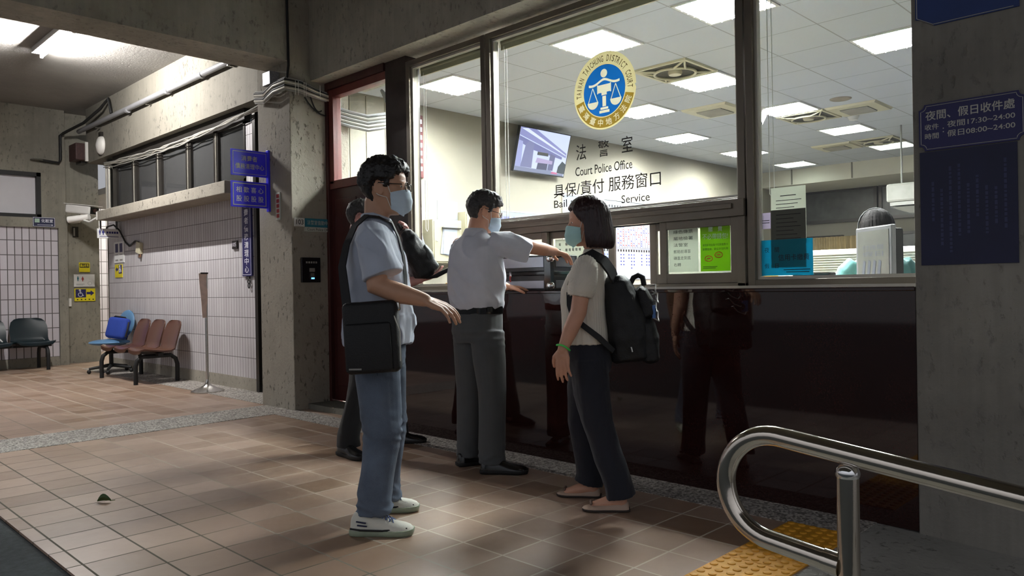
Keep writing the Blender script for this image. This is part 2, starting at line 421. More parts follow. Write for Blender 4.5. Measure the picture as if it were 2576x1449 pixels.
lp = MB(); lp.box(5.0, 6.2, 14.4, 14.5, 2.70, 2.745)
tag(lp.build('passage_light', m_pass), 'bright ceiling light in the passage behind the far pillar', 'ceiling light')

# ------------------------------------------------------------------ window wall and office shell
struct('wall_counter', m_gran, (XP, XW+.04, 1.11, 5.30, 0, ZS-.02))
o = MB().box(XP-.012, XW+.05, 1.11, 5.31, ZS-.02, ZS).build('windowsill', m_gran, bevel=.004); o['kind'] = 'structure'
o = MB().box(XW-.10, XW-.02, 1.11, 5.18, ZS, ZS+.012).build('trim_5', m_alul); o['kind'] = 'structure'
struct('post_entrance', m_postm, (XW-.03, XW+.12, 5.20, 5.49, 0, 3.10))
struct('recess_shade_step', m_concd, (3.80, XW, 5.31, 6.44, 0, .05))  # added low step standing in for the dark shade of the recess
def frame(name, y0, y1, z0, z1, fw, x0=XW-.04, x1=XW+.06, mat=None, bottom=None):
    m = MB(); b = bottom or fw
    m.box(x0, x1, y0, y0+fw, z0, z1).box(x0, x1, y1-fw, y1, z0, z1).box(x0, x1, y0+fw, y1-fw, z0, z0+b).box(x0, x1, y0+fw, y1-fw, z1-fw, z1)
    return m
WZ = 3.04
for i, (a, b, z0) in enumerate(((1.11, 2.09, ZS), (2.10, 4.21, 1.50), (4.22, 5.19, ZS))):
    g = struct('window_%d' % (i+1), m_glass, (XW+.01, XW+.016, a+.02, b-.02, z0+.03, WZ-.02))
    f = frame('f', a, b, z0, WZ, .045, bottom=.11 if i == 1 else .045).build('window_frame', m_alu, g, bevel=.003)
    f2 = frame('f', a+.04, b-.04, z0+(.105 if i == 1 else .04), WZ-.04, .022, XW-.012, XW+.03).build('window_sash', m_alul if i != 1 else m_alul, g)
struct('beam_office_header', m_conc, (4.14, 4.5, 1.11, 6.44, 3.22, 3.28))
# office
struct('wall_office_side', m_owall, (4.3, 16, 6.9, 7.0, 0, 3.22))
struct('wall_office_near', m_concd, (4.5, 16, -2.6, -2.5, 0, 3.22))
struct('wall_office_back', m_owall, (15.5, 15.6, -2.5, 6.9, 0, 2.95), (15.5, 15.6, -2.5, 6.9, 2.95, 3.3))
struct('trim_6', pm('bulkhead_panel', S(206, 202, 186), .6, var=.04), (13.95, 14.05, -2.5, 6.9, 2.93, 3.22), (14.05, 15.5, -2.5, 6.9, 2.93, 2.97))
sm = MB()
for y in (6.3, 5.2, 4.15, 3.1, 2.05): sm.box(13.94, 13.952, y-.012, y+.012, 2.94, 3.22)
o = sm.build('trim_7', pm('seam', S(120, 116, 106), .6)); o['kind'] = 'structure'
struct('floor_office', m_ofloor, (4.12, 16, -2.5, 6.9, -.1, -.001))
struct('ceiling_office', m_oceil, (4.14, 14.0, -2.5, 6.9, 3.22, 3.3))
sm = MB()
for x in (4.62, 4.83, 5.08): sm.box(x-.004, x+.004, 6.893, 6.901, 0, 3.2)
o = sm.build('trim_8', pm('seam2', S(140, 132, 112), .6)); o['kind'] = 'structure'
# back windows of the office
for i, (a, b) in enumerate(((5.35, 6.8), (3.85, 5.2), (2.3, 3.75))):
    g = struct('window_%d' % (9+i), pm('dark_pane', S(74, 74, 72), .25, var=.2), (15.44, 15.46, a, b, 2.34, 2.93))
    frame('f', a-.06, b+.06, 2.28, 2.95, .06, 15.41, 15.5).build('window_frame', m_alud, g)
for i, (a, b) in enumerate(((6.0, 6.8), (4.6, 5.0), (2.6, 4.4))):
    g = struct('window_%d' % (12+i), pm('dark_pane', S(74, 74, 72), .25), (15.44, 15.46, a, b, 1.35, 1.98))
    frame('f', a-.05, b+.05, 1.3, 2.03, .05, 15.41, 15.5).build('window_frame', m_alud, g)
# maroon door
g = MB().box(XW-.01, XW+.045, 5.49, 6.40, .06, 2.13).build('door_1', m_wood); g['kind'] = 'structure'
d = MB()
d.box(XW-.05, XW+.07, 6.40, 6.44, 0, 3.10).box(XW-.05, XW+.07, 5.49, 6.40, 3.03, 3.10)
d.build('door_frame', m_wood, g, bevel=.003)
d = MB(); d.box(XW-.03, XW+.06, 6.33, 6.40, 2.13, 3.03).box(XW-.03, XW+.06, 5.49, 6.33, 2.96, 3.03).box(XW-.03, XW+.06, 5.49, 6.40, 2.08, 2.16)
d.build('door_transom_frame', pm('red_wood', S(112, 52, 46), .35, var=.2, scale=(1, 1, .2)), g, bevel=.003)
MB().box(XW+.012, XW+.018, 5.49, 6.33, 2.16, 2.96).build('door_glass', m_glass, g)
d = MB()
for z0, z1 in ((.2, .95), (1.05, 1.98)):
    for y0, y1 in ((5.55, 5.92), (5.99, 6.33)): d.box(XW-.022, XW-.008, y0, y1, z0, z1)
d.build('door_panel', m_wood, g, bevel=.006)

# ------------------------------------------------------------------ lamps
def troffer(name_label, i, j, lit, src=None):
    x, y = 5.0+.62*i, 3.82+.617*j
    lab = name_label
    if src is not None: return dup(src, (x, y, 3.22), lab)
    t = thing('ceiling_troffer', lab, 'ceiling light', (x, y, 3.22), 0, 'recessed louvre lights in the office ceiling')
    m = MB(); a = .60
    m.box(.01, a, .01, .035, -.012, .0).box(.01, a, a-.025, a, -.012, 0).box(.01, .035, .035, a-.025, -.012, 0).box(a-.025, a, .035, a-.025, -.012, 0)
    m.build('frame', m_white, t, True)
    MB().box(.036, a-.026, .036, a-.026, -.006, -.003).build('diffuser', m_troff if lit else m_troffd, t, True)
    m = MB()
    for k in range(1, 6):
        q = .035+k*(a-.06)/6
        m.box(q-.003, q+.003, .036, a-.026, -.022, -.007).box(.036, a-.026, q-.003, q+.003, -.022, -.007)
    m.build('louvre', m_steel if not lit else m_white, t, True)
    return t
T0 = troffer('lit ceiling light over the pane beside the doorway post', 0, 3, True)
for lab, i, j in (
    ('lit ceiling light just above the round emblem', 0, 0),
    ('lit ceiling light cut by the top edge of the window, nearest the glass', 0, -2),
    ('lit ceiling light next to the first fan grille beside the emblem', 3, 0),
    ('lit ceiling light peeping out beside the lower edge of the emblem', 4, 2),
    ('lit ceiling light along the television wall, over the office lettering', 7, 3),
    ('lit ceiling light along the television wall, partly behind the window post', 10, 3),
    ('lit ceiling light cut off by the pillar with the hours sign', 3, -3),
    ('lit ceiling light with a bullet camera hanging beside it', 6, 0)):
    troffer(lab, i, j, True, T0)
T1 = troffer('dim ceiling light beyond the smoke detector', 9, 0, False)
for lab, i, j in (
    ('dim ceiling light nearest the far bulkhead on the television side', 13, 3),
    ('unlit ceiling light at the pillar edge, beyond the lit one', 7, -3),
    ('dim ceiling light at the pillar edge near the far bulkhead', 12, 0)):
    troffer(lab, i, j, False, T1)
# corridor fluorescent batten
t = thing('batten_light', 'lit bare fluorescent batten under the painted corridor ceiling', 'ceiling light', (2.63, 9.73, 4.04))
MB().box(2.53, 2.66, 9.10, 10.36, 3.975, 4.04).build('housing', m_white, t)
MB().tube([(2.625, 9.14, 3.945), (2.625, 10.32, 3.945)], .016, 12).build('tube', m_tube, t, smooth=True)
for y in (9.12, 10.34): MB().box(2.61, 2.64, y-.012, y+.012, 3.925, 3.985).build('lamp_holder', m_white, t)

# ------------------------------------------------------------------ office ceiling equipment
def fan(lab, i, j, src=None):
    x, y = 5.0+.62*i, 3.82+.617*j
    if src is not None: return dup(src, (x, y, 3.22), lab)
    t = thing('ceiling_fan', lab, 'ceiling fan', (x, y, 3.22), 0, 'square fan grilles in the office ceiling')
    a = .6; m = MB()
    m.box(.0, a, 0, .03, -.02, 0).box(0, a, a-.03, a, -.02, 0).box(0, .03, .03, a-.03, -.02, 0).box(a-.03, a, .03, a-.03, -.02, 0)
    m.tube([(.3+.2*math.cos(k*PI/16), .3+.2*math.sin(k*PI/16), -.035) for k in range(32)], .014, 8, closed=True)
    for k in range(4):
        a0 = PI/4+k*PI/2
        for da in (-.28, .28):
            m.tube([(.3+.2*math.cos(a0+da), .3+.2*math.sin(a0+da), -.035), (.3+.3*math.cos(a0+da*.3), .3+.3*math.sin(a0+da*.3), -.025), (.3+.40*math.cos(a0), .3+.40*math.sin(a0), -.012)], .011, 8)
    m.build('grille_frame', m_beige, t, True, smooth=True)
    m = MB()
    for k in range(1, 24):
        q = .03+k*.54/24; m.box(q-.003, q+.003, .03, a-.03, -.012, -.006)
    m.build('grille', pm('grey_grille', S(120, 118, 112), .5), t, True)
    MB().box(.03, a-.03, .03, a-.03, -.004, -.001).build('back_plate', m_alud, t, True)
    m = MB(); m.lathe([(0, -.05), (.06, -.048), (.07, -.03), (.07, -.01)], (.3, .3, 0)); m.build('hub', m_beige, t, True, smooth=True)
    return t
F0 = fan('square fan grille in the ceiling beside the round emblem', 2, 0)
fan('square fan grille behind the bullet camera in the ceiling', 7, 0, F0)
fan('farthest square fan grille, near the ceiling bulkhead', 11, 0, F0)
def vent(lab, i, j, src=None):
    x, y = 5.0+.62*i, 3.82+.617*j
    if src is not None: return dup(src, (x, y, 3.22), lab)
    t = thing('air_vent', lab, 'air vent', (x, y, 3.22), 0, 'cassette air vents in the office ceiling')
    a = .6; m = MB()
    m.rings([[(0, 0, 0), (a, 0, 0), (a, a, 0), (0, a, 0)], [(.02, .02, -.025), (a-.02, .02, -.025), (a-.02, a-.02, -.025), (.02, a-.02, -.025)], [(.13, .13, -.03), (a-.13, .13, -.03), (a-.13, a-.13, -.03), (.13, a-.13, -.03)]])
    m.build('frame', m_beige, t, True)
    m = MB()
    for k in range(9):
        q = .15+k*.3/8; m.X = Matrix.Translation((q, .3, -.038)) @ Matrix.Rotation(.6, 4, 'Y'); m.box(-.012, .012, -.16, .16, -.002, .002); m.X = None
    m.build('louvre', pm('vent_slat', S(150, 146, 134), .5), t, True)
    MB().box(.135, a-.135, .135, a-.135, -.0335, -.0315).build('back_plate', m_void, t, True)
    return t
V0 = vent('cassette air vent beside the window post, over the television side', 5, 1)
vent('cassette air vent beyond the lit light with the bullet camera', 7, -1, V0)
vent('farthest cassette air vent, near the ceiling bulkhead', 11, 1, V0)
m = MB(); m.lathe([(.001, -.012), (.10, -.012), (.115, -.006), (.12, 0)], (9.0, 3.47, 3.22)); tag(m.build('ceiling_speaker', pm('speaker_mesh', S(150, 140, 124), .8, bump=.3, bs=300), smooth=True), 'round speaker grille set in the office ceiling', 'speaker')
m = MB(); m.lathe([(.02, -.06), (.05, -.055), (.062, -.03), (.07, -.012), (.07, 0)], (10.05, 3.72, 3.22)); tag(m.build('smoke_detector', m_white, smooth=True), 'white smoke detector on the office ceiling', 'smoke detector')
t = thing('security_camera', 'white bullet camera hanging from the office ceiling', 'camera', (8.72, 4.30, 3.22))
MB().lathe([(.05, -.02), (.05, 0)], (8.72, 4.30, 3.22)).build('mount', m_white, t, smooth=True)
MB().cap_tube([(8.72, 4.30, 3.2), (8.70, 4.29, 3.13)], .018).build('arm', m_white, t, smooth=True)
cdir = V((-.75, -.1, -.65)).normalized(); c0 = V((8.74, 4.30, 3.14))
MB().tube([c0, c0+cdir*.02, c0+cdir*.2], [.04, .052, .05], 18).build('body', m_white, t, smooth=True)
MB().tube([c0+cdir*.2, c0+cdir*.205], [.044, .04], 18).build('lens', m_blk_gloss, t, smooth=True)

# ------------------------------------------------------------------ office walls and furniture
m_board = pm('whiteboard', S(128, 132, 140), .35, var=.03)
# television (tilted forward, picture of a building front)
t = thing('television', 'wall-mounted television tilted down, showing a building picture', 'television', (7.5, 6.85, 2.56))
Tm = Matrix.Translation((7.45, 6.79, 2.585)) @ Matrix.Rotation(rad(15), 4, 'X')
def tvb(name, mat, *bx, smooth=False):
    m = MB(); m.X = Tm
    for b in bx: m.box(*b)
    return m.build(name, mat, t)
tvb('case', m_black, (-.49, .49, -.012, .03, 0, .575))
MB().box(7.35, 7.55, 6.70, 6.9, 2.82, 2.98).build('bracket', m_black, t)
def tv_screen():
    m_, nt, b = nodes('television_picture')
    def e(c, k=1.15):
        return em('screen_%d' % len(MATS), c, k*.8, .02)
    scr = tvb('screen', e(S(196, 200, 240)), (-.478, .478, -.014, -.0125, .016, .563))
    def poly(name, pts, c, y=-.0155, k=1.1):
        q = MB(); q.X = Tm; q.prism(pts, (-.478, y, .016), (1, 0, 0), (0, 0, 1), (0, 1, 0), .0005)
        q.build(name, e(c, k), t)
    W_, H_ = .956, .547
    P_ = lambda *a: [(x*W_, z*H_) for x, z in a]
    poly('picture_roof', P_((0, 1), (.3, 1), (.98, .56), (.98, .45), (0, .82)), S(130, 130, 186))
    poly('picture_eave', P_((.02, .97), (.14, .99), (.97, .52), (.97, .5)), S(214, 216, 246), -.016)
    poly('picture_soffit', P_((0, .8), (.9, .46), (.9, .4), (.3, .52), (0, .66)), S(104, 104, 160), -.016)
    poly('picture_pillar', P_((.1, .1), (.14, .62), (.2, .72), (.3, .68), (.32, .1)), S(112, 112, 160), -.0165)
    poly('picture_wall', P_((0, .1), (0, .7), (.08, .68), (.11, .1)), S(150, 152, 206), -.0162)
    poly('picture_canopy', P_((.38, .24), (.4, .36), (.72, .33), (.72, .25)), S(170, 150, 196), -.0165)
    poly('picture_column', P_((.64, .1), (.65, .5), (.76, .46), (.75, .1)), S(86, 86, 132), -.0164)
    poly('picture_hall', P_((.42, .08), (.43, .25), (.63, .25), (.63, .08)), S(44, 46, 90), -.0163)
    poly('picture_tree', P_((.84, .06), (.85, .22), (.92, .36), (1, .3), (1, .06)), S(26, 46, 60), -.0166)
    poly('picture_street', P_((0, 0), (0, .1), (.4, .09), (.7, .1), (.8, .04), (.98, .06), (.98, 0)), S(120, 124, 160), -.0167)
    poly('picture_flowers', P_((.72, .03), (.74, .08), (.86, .07), (.85, .03)), S(196, 90, 140), -.017)
    bpy.data.materials.remove(m_)
tv_screen()
def sheet(name, label, cat, x0, x1, z0, z1, y, mat, group=None, parent=None):      # flat board on the office side wall
    o = MB().box(x0, x1, y-.006, y, z0, z1).build(name, mat, parent)
    if label: tag(o, label, cat, group)
    return o
def bars(parent, mat, rows, y, name='lettering'):
    m = MB()
    for x0, x1, z0, z1 in rows: m.box(x0, x1, y-.0012, y, z0, z1)
    return m.build(name, mat, parent)
b = sheet('name_board', 'white board with blue court name low on the office wall', 'notice board', 6.55, 7.8, 1.88, 2.075, 6.895, m_board)
MB().text('臺灣臺中地方法院', (6.62, 6.887, 1.975), UX, UZ, h=.085, wd=1.05, align='l').build('lettering', m_btxt, b)
MB().box(6.53, 7.82, 6.885, 6.897, 2.075, 2.09).build('board_frame', m_alul, b)
b = sheet('schedule_board', 'large white schedule board with ruled columns of handwriting', 'notice board', 8.05, 10.3, 1.2, 2.37, 6.895, m_board)
rows = []
random.seed(3)
for k in range(31):
    x = 8.2+k*2.0/30; rows.append((x-.003, x+.003, 1.68, 2.24))
for z in (1.66, 1.68, 2.24): rows.append((8.2, 10.2, z-.003, z+.003))
bars(b, pm('board_rule', S(84, 86, 96), .6), rows, 6.888, 'ruling')
hw = {0: [], 1: [], 2: []}
for k in range(30):
    x = 8.233+k*2.0/30; z = 2.2
    hw[2].append((x-.014, x+.014, 2.27, 2.305)); hw[2].append((x-.016, x+.016, 1.615, 1.65))
    while z > 1.72:
        if random.random() < .45:
            c = random.randrange(2); hw[c].append((x-.012, x-.003, z-.02, z)); hw[c].append((x+.001, x+.013, z-.024, z-.006))
        z -= .034
    if random.random() < .5:
        for q in range(random.randrange(2, 6)): hw[0].append((x-.012, x+.012, 1.56-q*.05, 1.58-q*.05))
for k, mt in ((0, m_btxt), (1, m_rtxt), (2, m_ktxt)): bars(b, mt, hw[k], 6.8875, 'handwriting')
m = MB(); m.box(8.03, 10.32, 6.88, 6.897, 2.37, 2.40).box(8.03, 8.05, 6.88, 6.897, 1.2, 2.37).box(10.3, 10.32, 6.88, 6.897, 1.2, 2.37)
for x in (8.5, 9.6): m.box(x-.03, x+.03, 6.88, 6.897, 2.40, 2.43)
m.build('board_frame', m_alul, b)
b = sheet('floor_plan', 'printed plan sheet taped on the beige office wall', 'paper sheet', 5.80, 6.11, 1.92, 2.14, 6.897, m_board)
bars(b, m_cable, [(5.83, 6.08, 2.115, 2.12), (5.83, 5.835, 1.97, 2.12), (6.075, 6.08, 1.97, 2.12), (5.86, 5.9, 2.06, 2.1), (5.93, 5.96, 2.03, 2.1), (6.0, 6.03, 2.06, 2.1), (5.87, 5.89, 1.98, 2.02), (5.92, 5.97, 1.97, 2.03), (6.0, 6.05, 2.0, 2.01), (5.83, 6.08, 1.93, 1.955)], 6.891, 'drawing')
b = MB().box(5.40, 5.60, 6.88, 6.899, 2.38, 3.1).build('sign_plaque', pm('maroon_plaque', S(84, 40, 44), .3), bevel=.008)
tag(b, 'dark maroon plaque with white characters, mostly behind the window frame', 'sign')
bars(b, m_wtxt, [(5.55, 5.58, 3.0-k*.09, 3.05-k*.09) for k in range(7)], 6.879)
m_beige2 = pm('dull_beige_metal', S(140, 134, 112), .5, var=.04)
# electric cabinets with papers
def cabinet(lab, x0, x1, z0, z1, y0):
    t = thing('electric_cabinet', lab, 'cabinet', ((x0+x1)/2, 6.9, z0), 0, 'beige metal boxes on the office wall')
    MB().box(x0, x1, y0, 6.895, z0, z1).build('case', m_beige2, t, bevel=.006)
    d = MB().box(x0+.015, x1-.015, y0-.012, y0, z0+.02, z1-.02).build('door', m_beige2, t, bevel=.003)
    MB().cap_tube([(x0+.04, y0-.012, (z0+z1)/2), (x0+.04, y0-.03, (z0+z1)/2)], .012).build('lock', m_chrome, d, smooth=True)
    return t
t = cabinet('beige metal box with a clipped sheaf of paper', 5.58, 6.02, 1.40, 1.90, 6.72)
cabinet('beige metal box partly behind the head of the man at the counter', 6.12, 6.6, 1.45, 2.02, 6.76)
m = MB(); m.X = Matrix.Translation((5.83, 6.70, 1.80)) @ Matrix.Rotation(rad(4), 4, 'Y'); m.box(-.1, .1, -.006, -.002, -.30, .03); m.X = Matrix.Translation((5.82, 6.70, 1.80)) @ Matrix.Rotation(rad(9), 4, 'Y'); m.box(-.1, .1, -.0015, .001, -.31, .0)
p_ = m.build('paper_sheaf', m_board); tag(p_, 'white papers held by a bar clip on the beige box', 'papers')
MB().box(5.70, 5.98, 6.682, 6.700, 1.795, 1.81).build('clip', m_alud, p_)
bars(p_, m_cable, [(5.80+.03*k, 5.81+.03*k, 1.62, 1.72) for k in range(4)], 6.692)
m = MB(); m.X = Matrix.Translation((5.42, 6.86, 1.80)) @ Matrix.Rotation(rad(-14), 4, 'Y'); m.box(-.09, .09, -.004, 0, -.28, .02); m.X = Matrix.Translation((5.40, 6.85, 1.80)) @ Matrix.Rotation(rad(-22), 4, 'Y'); m.box(-.09, .09, -.006, -.004, -.3, .0)
tag(m.build('paper_sheaf', m_board), 'white papers hanging loose beside the window frame', 'papers')
# window-side shelf with trays
t = thing('desk_organizer', 'open tray stack of coloured papers inside the window', 'paper tray', (4.55, 4.95, .98))
MB().box(4.22, 5.1, 4.3, 5.15, .95, .98).build('shelf_board', m_beige, t)
MB().box(4.25, 5.05, 4.35, 5.1, 0, .95).build('shelf_case', m_beige, t)
MB().box(4.3, 4.75, 4.45, 5.1, .98, 1.14).build('tray', pm('orange_brown_tray', S(196, 112, 62), .4), t, bevel=.006)
for k, (c, z) in enumerate(((S(236, 196, 96), 1.14), (S(222, 128, 70), 1.165), (S(240, 214, 130), 1.19), (S(205, 205, 230), 1.215), (S(236, 236, 232), 1.235), (S(236, 232, 210), 1.26))):
    MB().box(4.33+.01*k, 4.72, 4.5, 5.05-.02*(k % 3), z+.002, z+.02).build('paper', pm('tray_paper_%d' % k, c, .7), t)
# roller blinds with pull cords inside each pane
for lab, y0, y1 in (('rolled beige blind above the pane beside the doorway post', 4.29, 5.12), ('rolled beige blind above the wide pane with the emblem', 2.16, 4.15), ('rolled beige blind above the pane nearest the hours pillar', 1.12, 2.04)):
    t = thing('roller_blind', lab, 'blind', (4.19, (y0+y1)/2, 2.9), 0, 'rolled blinds at the window head')
    MB().tube([(4.19, y0, 2.985), (4.19, y1, 2.985)], .045, 16).build('roll', m_blind, t, smooth=True)
    MB().box(4.15, 4.155, y0, y1, 2.925, 2.985).build('valance', m_blind, t)
    m = MB(); ye = y1-.035; m.tube([(4.15, ye, 2.95), (4.15, ye, 1.62), (4.152, ye-.015, 1.6), (4.155, ye-.025, 1.62), (4.155, ye-.022, 2.95)], .0025, 5)
    m.build('pull_cord', m_white, t)
# desks, partition, monitor, phone box near the panes
t = thing('office_partition', 'low office partition with grey mesh, white rail and blue bands', 'partition', (6.5, 1.4, 0))
MB().box(6.5, 6.54, -1.5, 3.2, 1.34, 1.385).build('top_rail', m_white, t, bevel=.004)
m = MB()
for k in range(7): m.box(6.505, 6.53, -1.5, 3.2, 1.2+k*.02, 1.208+k*.02)
m.build('mesh', pm('partition_mesh', S(150, 154, 146), .5), t)
MB().box(6.515, 6.525, -1.5, 3.2, 1.19, 1.34).build('mesh_back', pm('mesh_back', S(176, 178, 168), .6), t)
MB().box(6.5, 6.54, -1.5, 3.2, 1.165, 1.195).build('rail', m_white, t)
MB().box(6.505, 6.535, -1.5, 3.2, .2, 1.165).build('panel', pm('blue_panel', S(60, 76, 190), .6), t)
MB().box(6.495, 6.505, -1.5, 3.2, 1.09, 1.105).build('trim_strip', m_white, t)
t = thing('service_desk', 'white service desk running inside the window', 'desk', (4.6, 2.3, 0))
MB().box(4.22, 5.0, 1.13, 3.9, .99, 1.03).build('desk_top', m_white, t, bevel=.004)
for y in (1.17, 3.86): MB().box(4.25, 4.95, y-.02, y+.02, 0, .99).build('leg', m_beige, t)
MB().box(4.95, 4.98, 1.19, 3.84, .4, .99).build('front_panel', m_beige, t)
# monitor
t = thing('computer_monitor', 'silver framed screen standing inside the pane near the pillar', 'monitor', (4.52, 1.55, 1.03))
mm_ = Matrix.Translation((4.46, 1.53, 1.05)) @ Matrix.Rotation(rad(50), 4, 'Z') @ Matrix.Scale(.92, 4)
def mon(name, mat, *bx, bevel=0):
    m = MB(); m.X = mm_
    for b in bx: m.box(*b)
    return m.build(name, mat, t, bevel=bevel)
mon('bezel', m_steel and pm('silver_plastic', S(136, 136, 142), .35), (-.19, .19, .0, .03, .03, .40), bevel=.006)
mon('back_cover', m_black, (-.17, .17, -.06, .0, .06, .38), bevel=.012)
mon('stand', m_black, (-.03, .03, -.05, -.01, -.02, .12), (-.11, .11, -.12, .06, -.02, -.005))
mon('screen', pm('grey_screen', S(120, 120, 116), .2), (-.165, .165, .03, .0325, .085, .375))
m = MB(); m.X = mm_
for z, s0 in ((.275, '付夜間'), (.235, '假日')): m.text(s0, (0, .0335, z), (-1, 0, 0), UZ, h=.03, wd=.22)
for k in range(4): m.prism([(-.12+k*.055, .11), (-.09+k*.055, .11), (-.075+k*.055, .19), (-.10+k*.055, .2)], (0, .0335, 0), (-1, 0, 0), UZ, (0, 1, 0), .0005)
m.build('lettering', pm('painted_reflection', S(84, 88, 104), .5), t)  # reflection in the screen, painted on as characters and slanted shapes
b = MB().box(4.28, 4.36, 1.72, 1.94, 1.03, 1.17).build('card_terminal', m_blk_gloss, bevel=.008); tag(b, 'small black terminal on the desk beside the cyan notice', 'card terminal')
b = MB().box(4.74, 4.88, 1.2, 1.6, 1.03, 1.045).build('keyboard', pm('grey_keys', S(170, 170, 176), .5), bevel=.003); tag(b, 'grey keyboard lying flat behind the silver screen', 'keyboard')
b = MB().box(5.9, 6.2, 2.93, 3.06, 1.0, 1.36).build('box_file', pm('amber_file', S(236, 178, 40), .5), bevel=.004); tag(b, 'amber box file standing behind the cyan notice', 'box file')
MB().box(5.75, 6.4, 2.75, 3.3, .94, 1.0).build('shelf_board', m_beige, b)
MB().box(5.8, 6.35, 2.8, 3.25, 0, .94).build('shelf_case', m_beige, b)
# air conditioner, curtain and cabinets at the back
m_acw = pm('ivory_plastic', S(150, 148, 140), .5)
t = thing('air_conditioner', 'white split air conditioner high on the far office wall', 'air conditioner', (11.2, 3.3, 2.1))
MB().box(11.0, 11.3, 2.5, 3.66, 2.17, 2.42).build('case', m_acw, t, bevel=.03)
MB().box(10.98, 11.2, 2.55, 3.6, 2.12, 2.165).build('louvre', m_cable, t)
m = MB(); m.rings([[(11.0, 2.5, 2.1), (11.25, 2.5, 2.1), (11.25, 3.6, 2.1), (11.0, 3.6, 2.1)], [(11.1, 2.7, 2.02), (11.2, 2.7, 2.02), (11.2, 3.4, 2.02), (11.1, 3.4, 2.02)]]); m.build('drip_tray', m_acw, t)
m = MB(); m.tube([(11.15, 2.7, 2.42), (11.15, 2.7, 3.22)], .012); m.tube([(11.15, 3.5, 2.42), (11.15, 3.5, 3.22)], .012); m.build('hanger', m_cable, t)
m = MB(); n = 120; rs = []
for z in (1.30, 2.0): rs.append([(15.36+.035*math.sin(k*.9), 5.05+k*1.75/n, z) for k in range(n)])
rs2 = [[(x+.006, y, z) for x, y, z in r] for r in rs]
m.rings(rs, False, False); m.rings(rs2, False, False); b = m.build('curtain', pm('tan_curtain', S(170, 150, 110), .8, var=.2), smooth=True)
tag(b, 'tan pleated curtain hanging at the back of the office', 'curtain')
for lab, y0, y1, z1, c in (('tall grey filing cabinet at the back wall beside the curtain', 4.0, 4.95, 1.42, S(176, 172, 158)), ('wide beige filing cabinet at the back wall behind the clerk', 1.2, 3.9, 1.38, S(190, 184, 164))):
    t = thing('filing_cabinet', lab, 'cabinet', (14.9, (y0+y1)/2, 0))
    MB().box(14.7, 15.3, y0, y1, 0, z1).build('case', pm('cab_%d' % int(y0*10), c, .5, var=.04), t, bevel=.005)
    for k in range(3):
        d = MB().box(14.68, 14.7, y0+.03, y1-.03, .08+k*z1/3, (k+1)*z1/3-.01).build('drawer', pm('cab_%d' % int(y0*10), c), t)
        MB().box(14.66, 14.68, (y0+y1)/2-.08, (y0+y1)/2+.08, .2+k*z1/3, .22+k*z1/3).build('handle', m_steel, d)

def thin(name, c, k):
    # thin sheet that lets part of the light behind it through
    m, nt, b = nodes(name); out = nt.nodes['Material Output']
    n = noi(nt, nt.nodes.new('ShaderNodeTexCoord').outputs['Object'], 12)
    col = mixc(nt, n, dark(c, .94), c); nt.links.new(col, b.inputs['Base Color']); b.inputs['Roughness'].default_value = .6
    tl = nt.nodes.new('ShaderNodeBsdfTranslucent'); nt.links.new(col, tl.inputs[0])
    mx = nt.nodes.new('ShaderNodeMixShader'); mx.inputs[0].default_value = k
    nt.links.new(b.outputs[0], mx.inputs[1]); nt.links.new(tl.outputs[0], mx.inputs[2]); nt.links.new(mx.outputs[0], out.inputs[0])
    MATS[name] = m; return m
m_paperw = thin('pane_paper', S(214, 216, 206), .5); m_greenw = thin('pane_lime', S(150, 190, 46), .5); m_cyanw = thin('pane_cyan', S(40, 168, 192), .5)
# ------------------------------------------------------------------ sliding service windows, posters, emblem
struct('trim_9', m_alu, (XW-.06, XW+.06, 2.10, 4.21, 1.50, 1.60), (XW-.075, XW-.06, 2.17, 4.16, 1.545, 1.575), (XW-.05, XW+.06, 2.10, 4.21, ZS, 1.12), (XW-.05, XW+.05, 2.10, 2.15, ZS, 1.5), (XW-.05, XW+.05, 4.16, 4.21, ZS, 1.5), bevel=.003)
def slider(lab, y0, y1, x):
    t = thing('sliding_window', lab, 'window', (x, (y0+y1)/2, 1.12), 0, 'sliding sashes of the service window')
    frame('f', y0, y1, 1.12, 1.50, .048, x-.012, x+.012, bottom=.06).build('sash', m_alu, t, bevel=.002)
    MB().box(x-.002, x+.002, y0+.045, y1-.045, 1.18, 1.455).build('pane', m_glass, t)
    return t
slider('sliding sash behind the arm reaching to the case', 3.62, 4.16, XW-.02)
slider('sliding sash with a notice beside the face mask of the woman', 3.06, 3.66, XW+.018)
slider('outer sliding sash beside the gap over the backpack', 2.15, 2.78, XW+.018)
slider('inner sliding sash carrying the grey notice and lime poster', 2.15, 2.68, XW-.02)
def wsheet(name, lab, cat, y0, y1, z0, z1, x, mat, group=None):
    o = MB().box(x-.001, x, y0, y1, z0, z1).build(name, mat); return tag(o, lab, cat, group)
def wbars(parent, mat, rows, x, name='lettering'):
    m = MB()
    for y0, y1, z0, z1 in rows: m.box(x-.0006, x, y0, y1, z0, z1)
    return m.build(name, mat, parent)
p_ = wsheet('paper_notice', 'grey paper notice with six printed lines on the sliding pane', 'notice', 2.415, 2.62, 1.19, 1.475, XW-.0235, m_paperw)
m = MB()
for k, (s_, wd) in enumerate((('綠色傳票', .135), ('屬地檢署', .135), ('法警室', .1), ('郵局前導盲', .118), ('磚直走到底', .118), ('右轉', .05))):
    m.text(s_, (XW-.0252, 2.585, 1.435-k*.04), UY, UZ, h=.022, wd=wd, align='l')
m.build('lettering', m_ktxt, p_)
p_ = wsheet('lime_poster', 'lime green poster with white heading on the sliding pane', 'poster', 2.205, 2.40, 1.19, 1.475, XW-.0235, m_greenw)
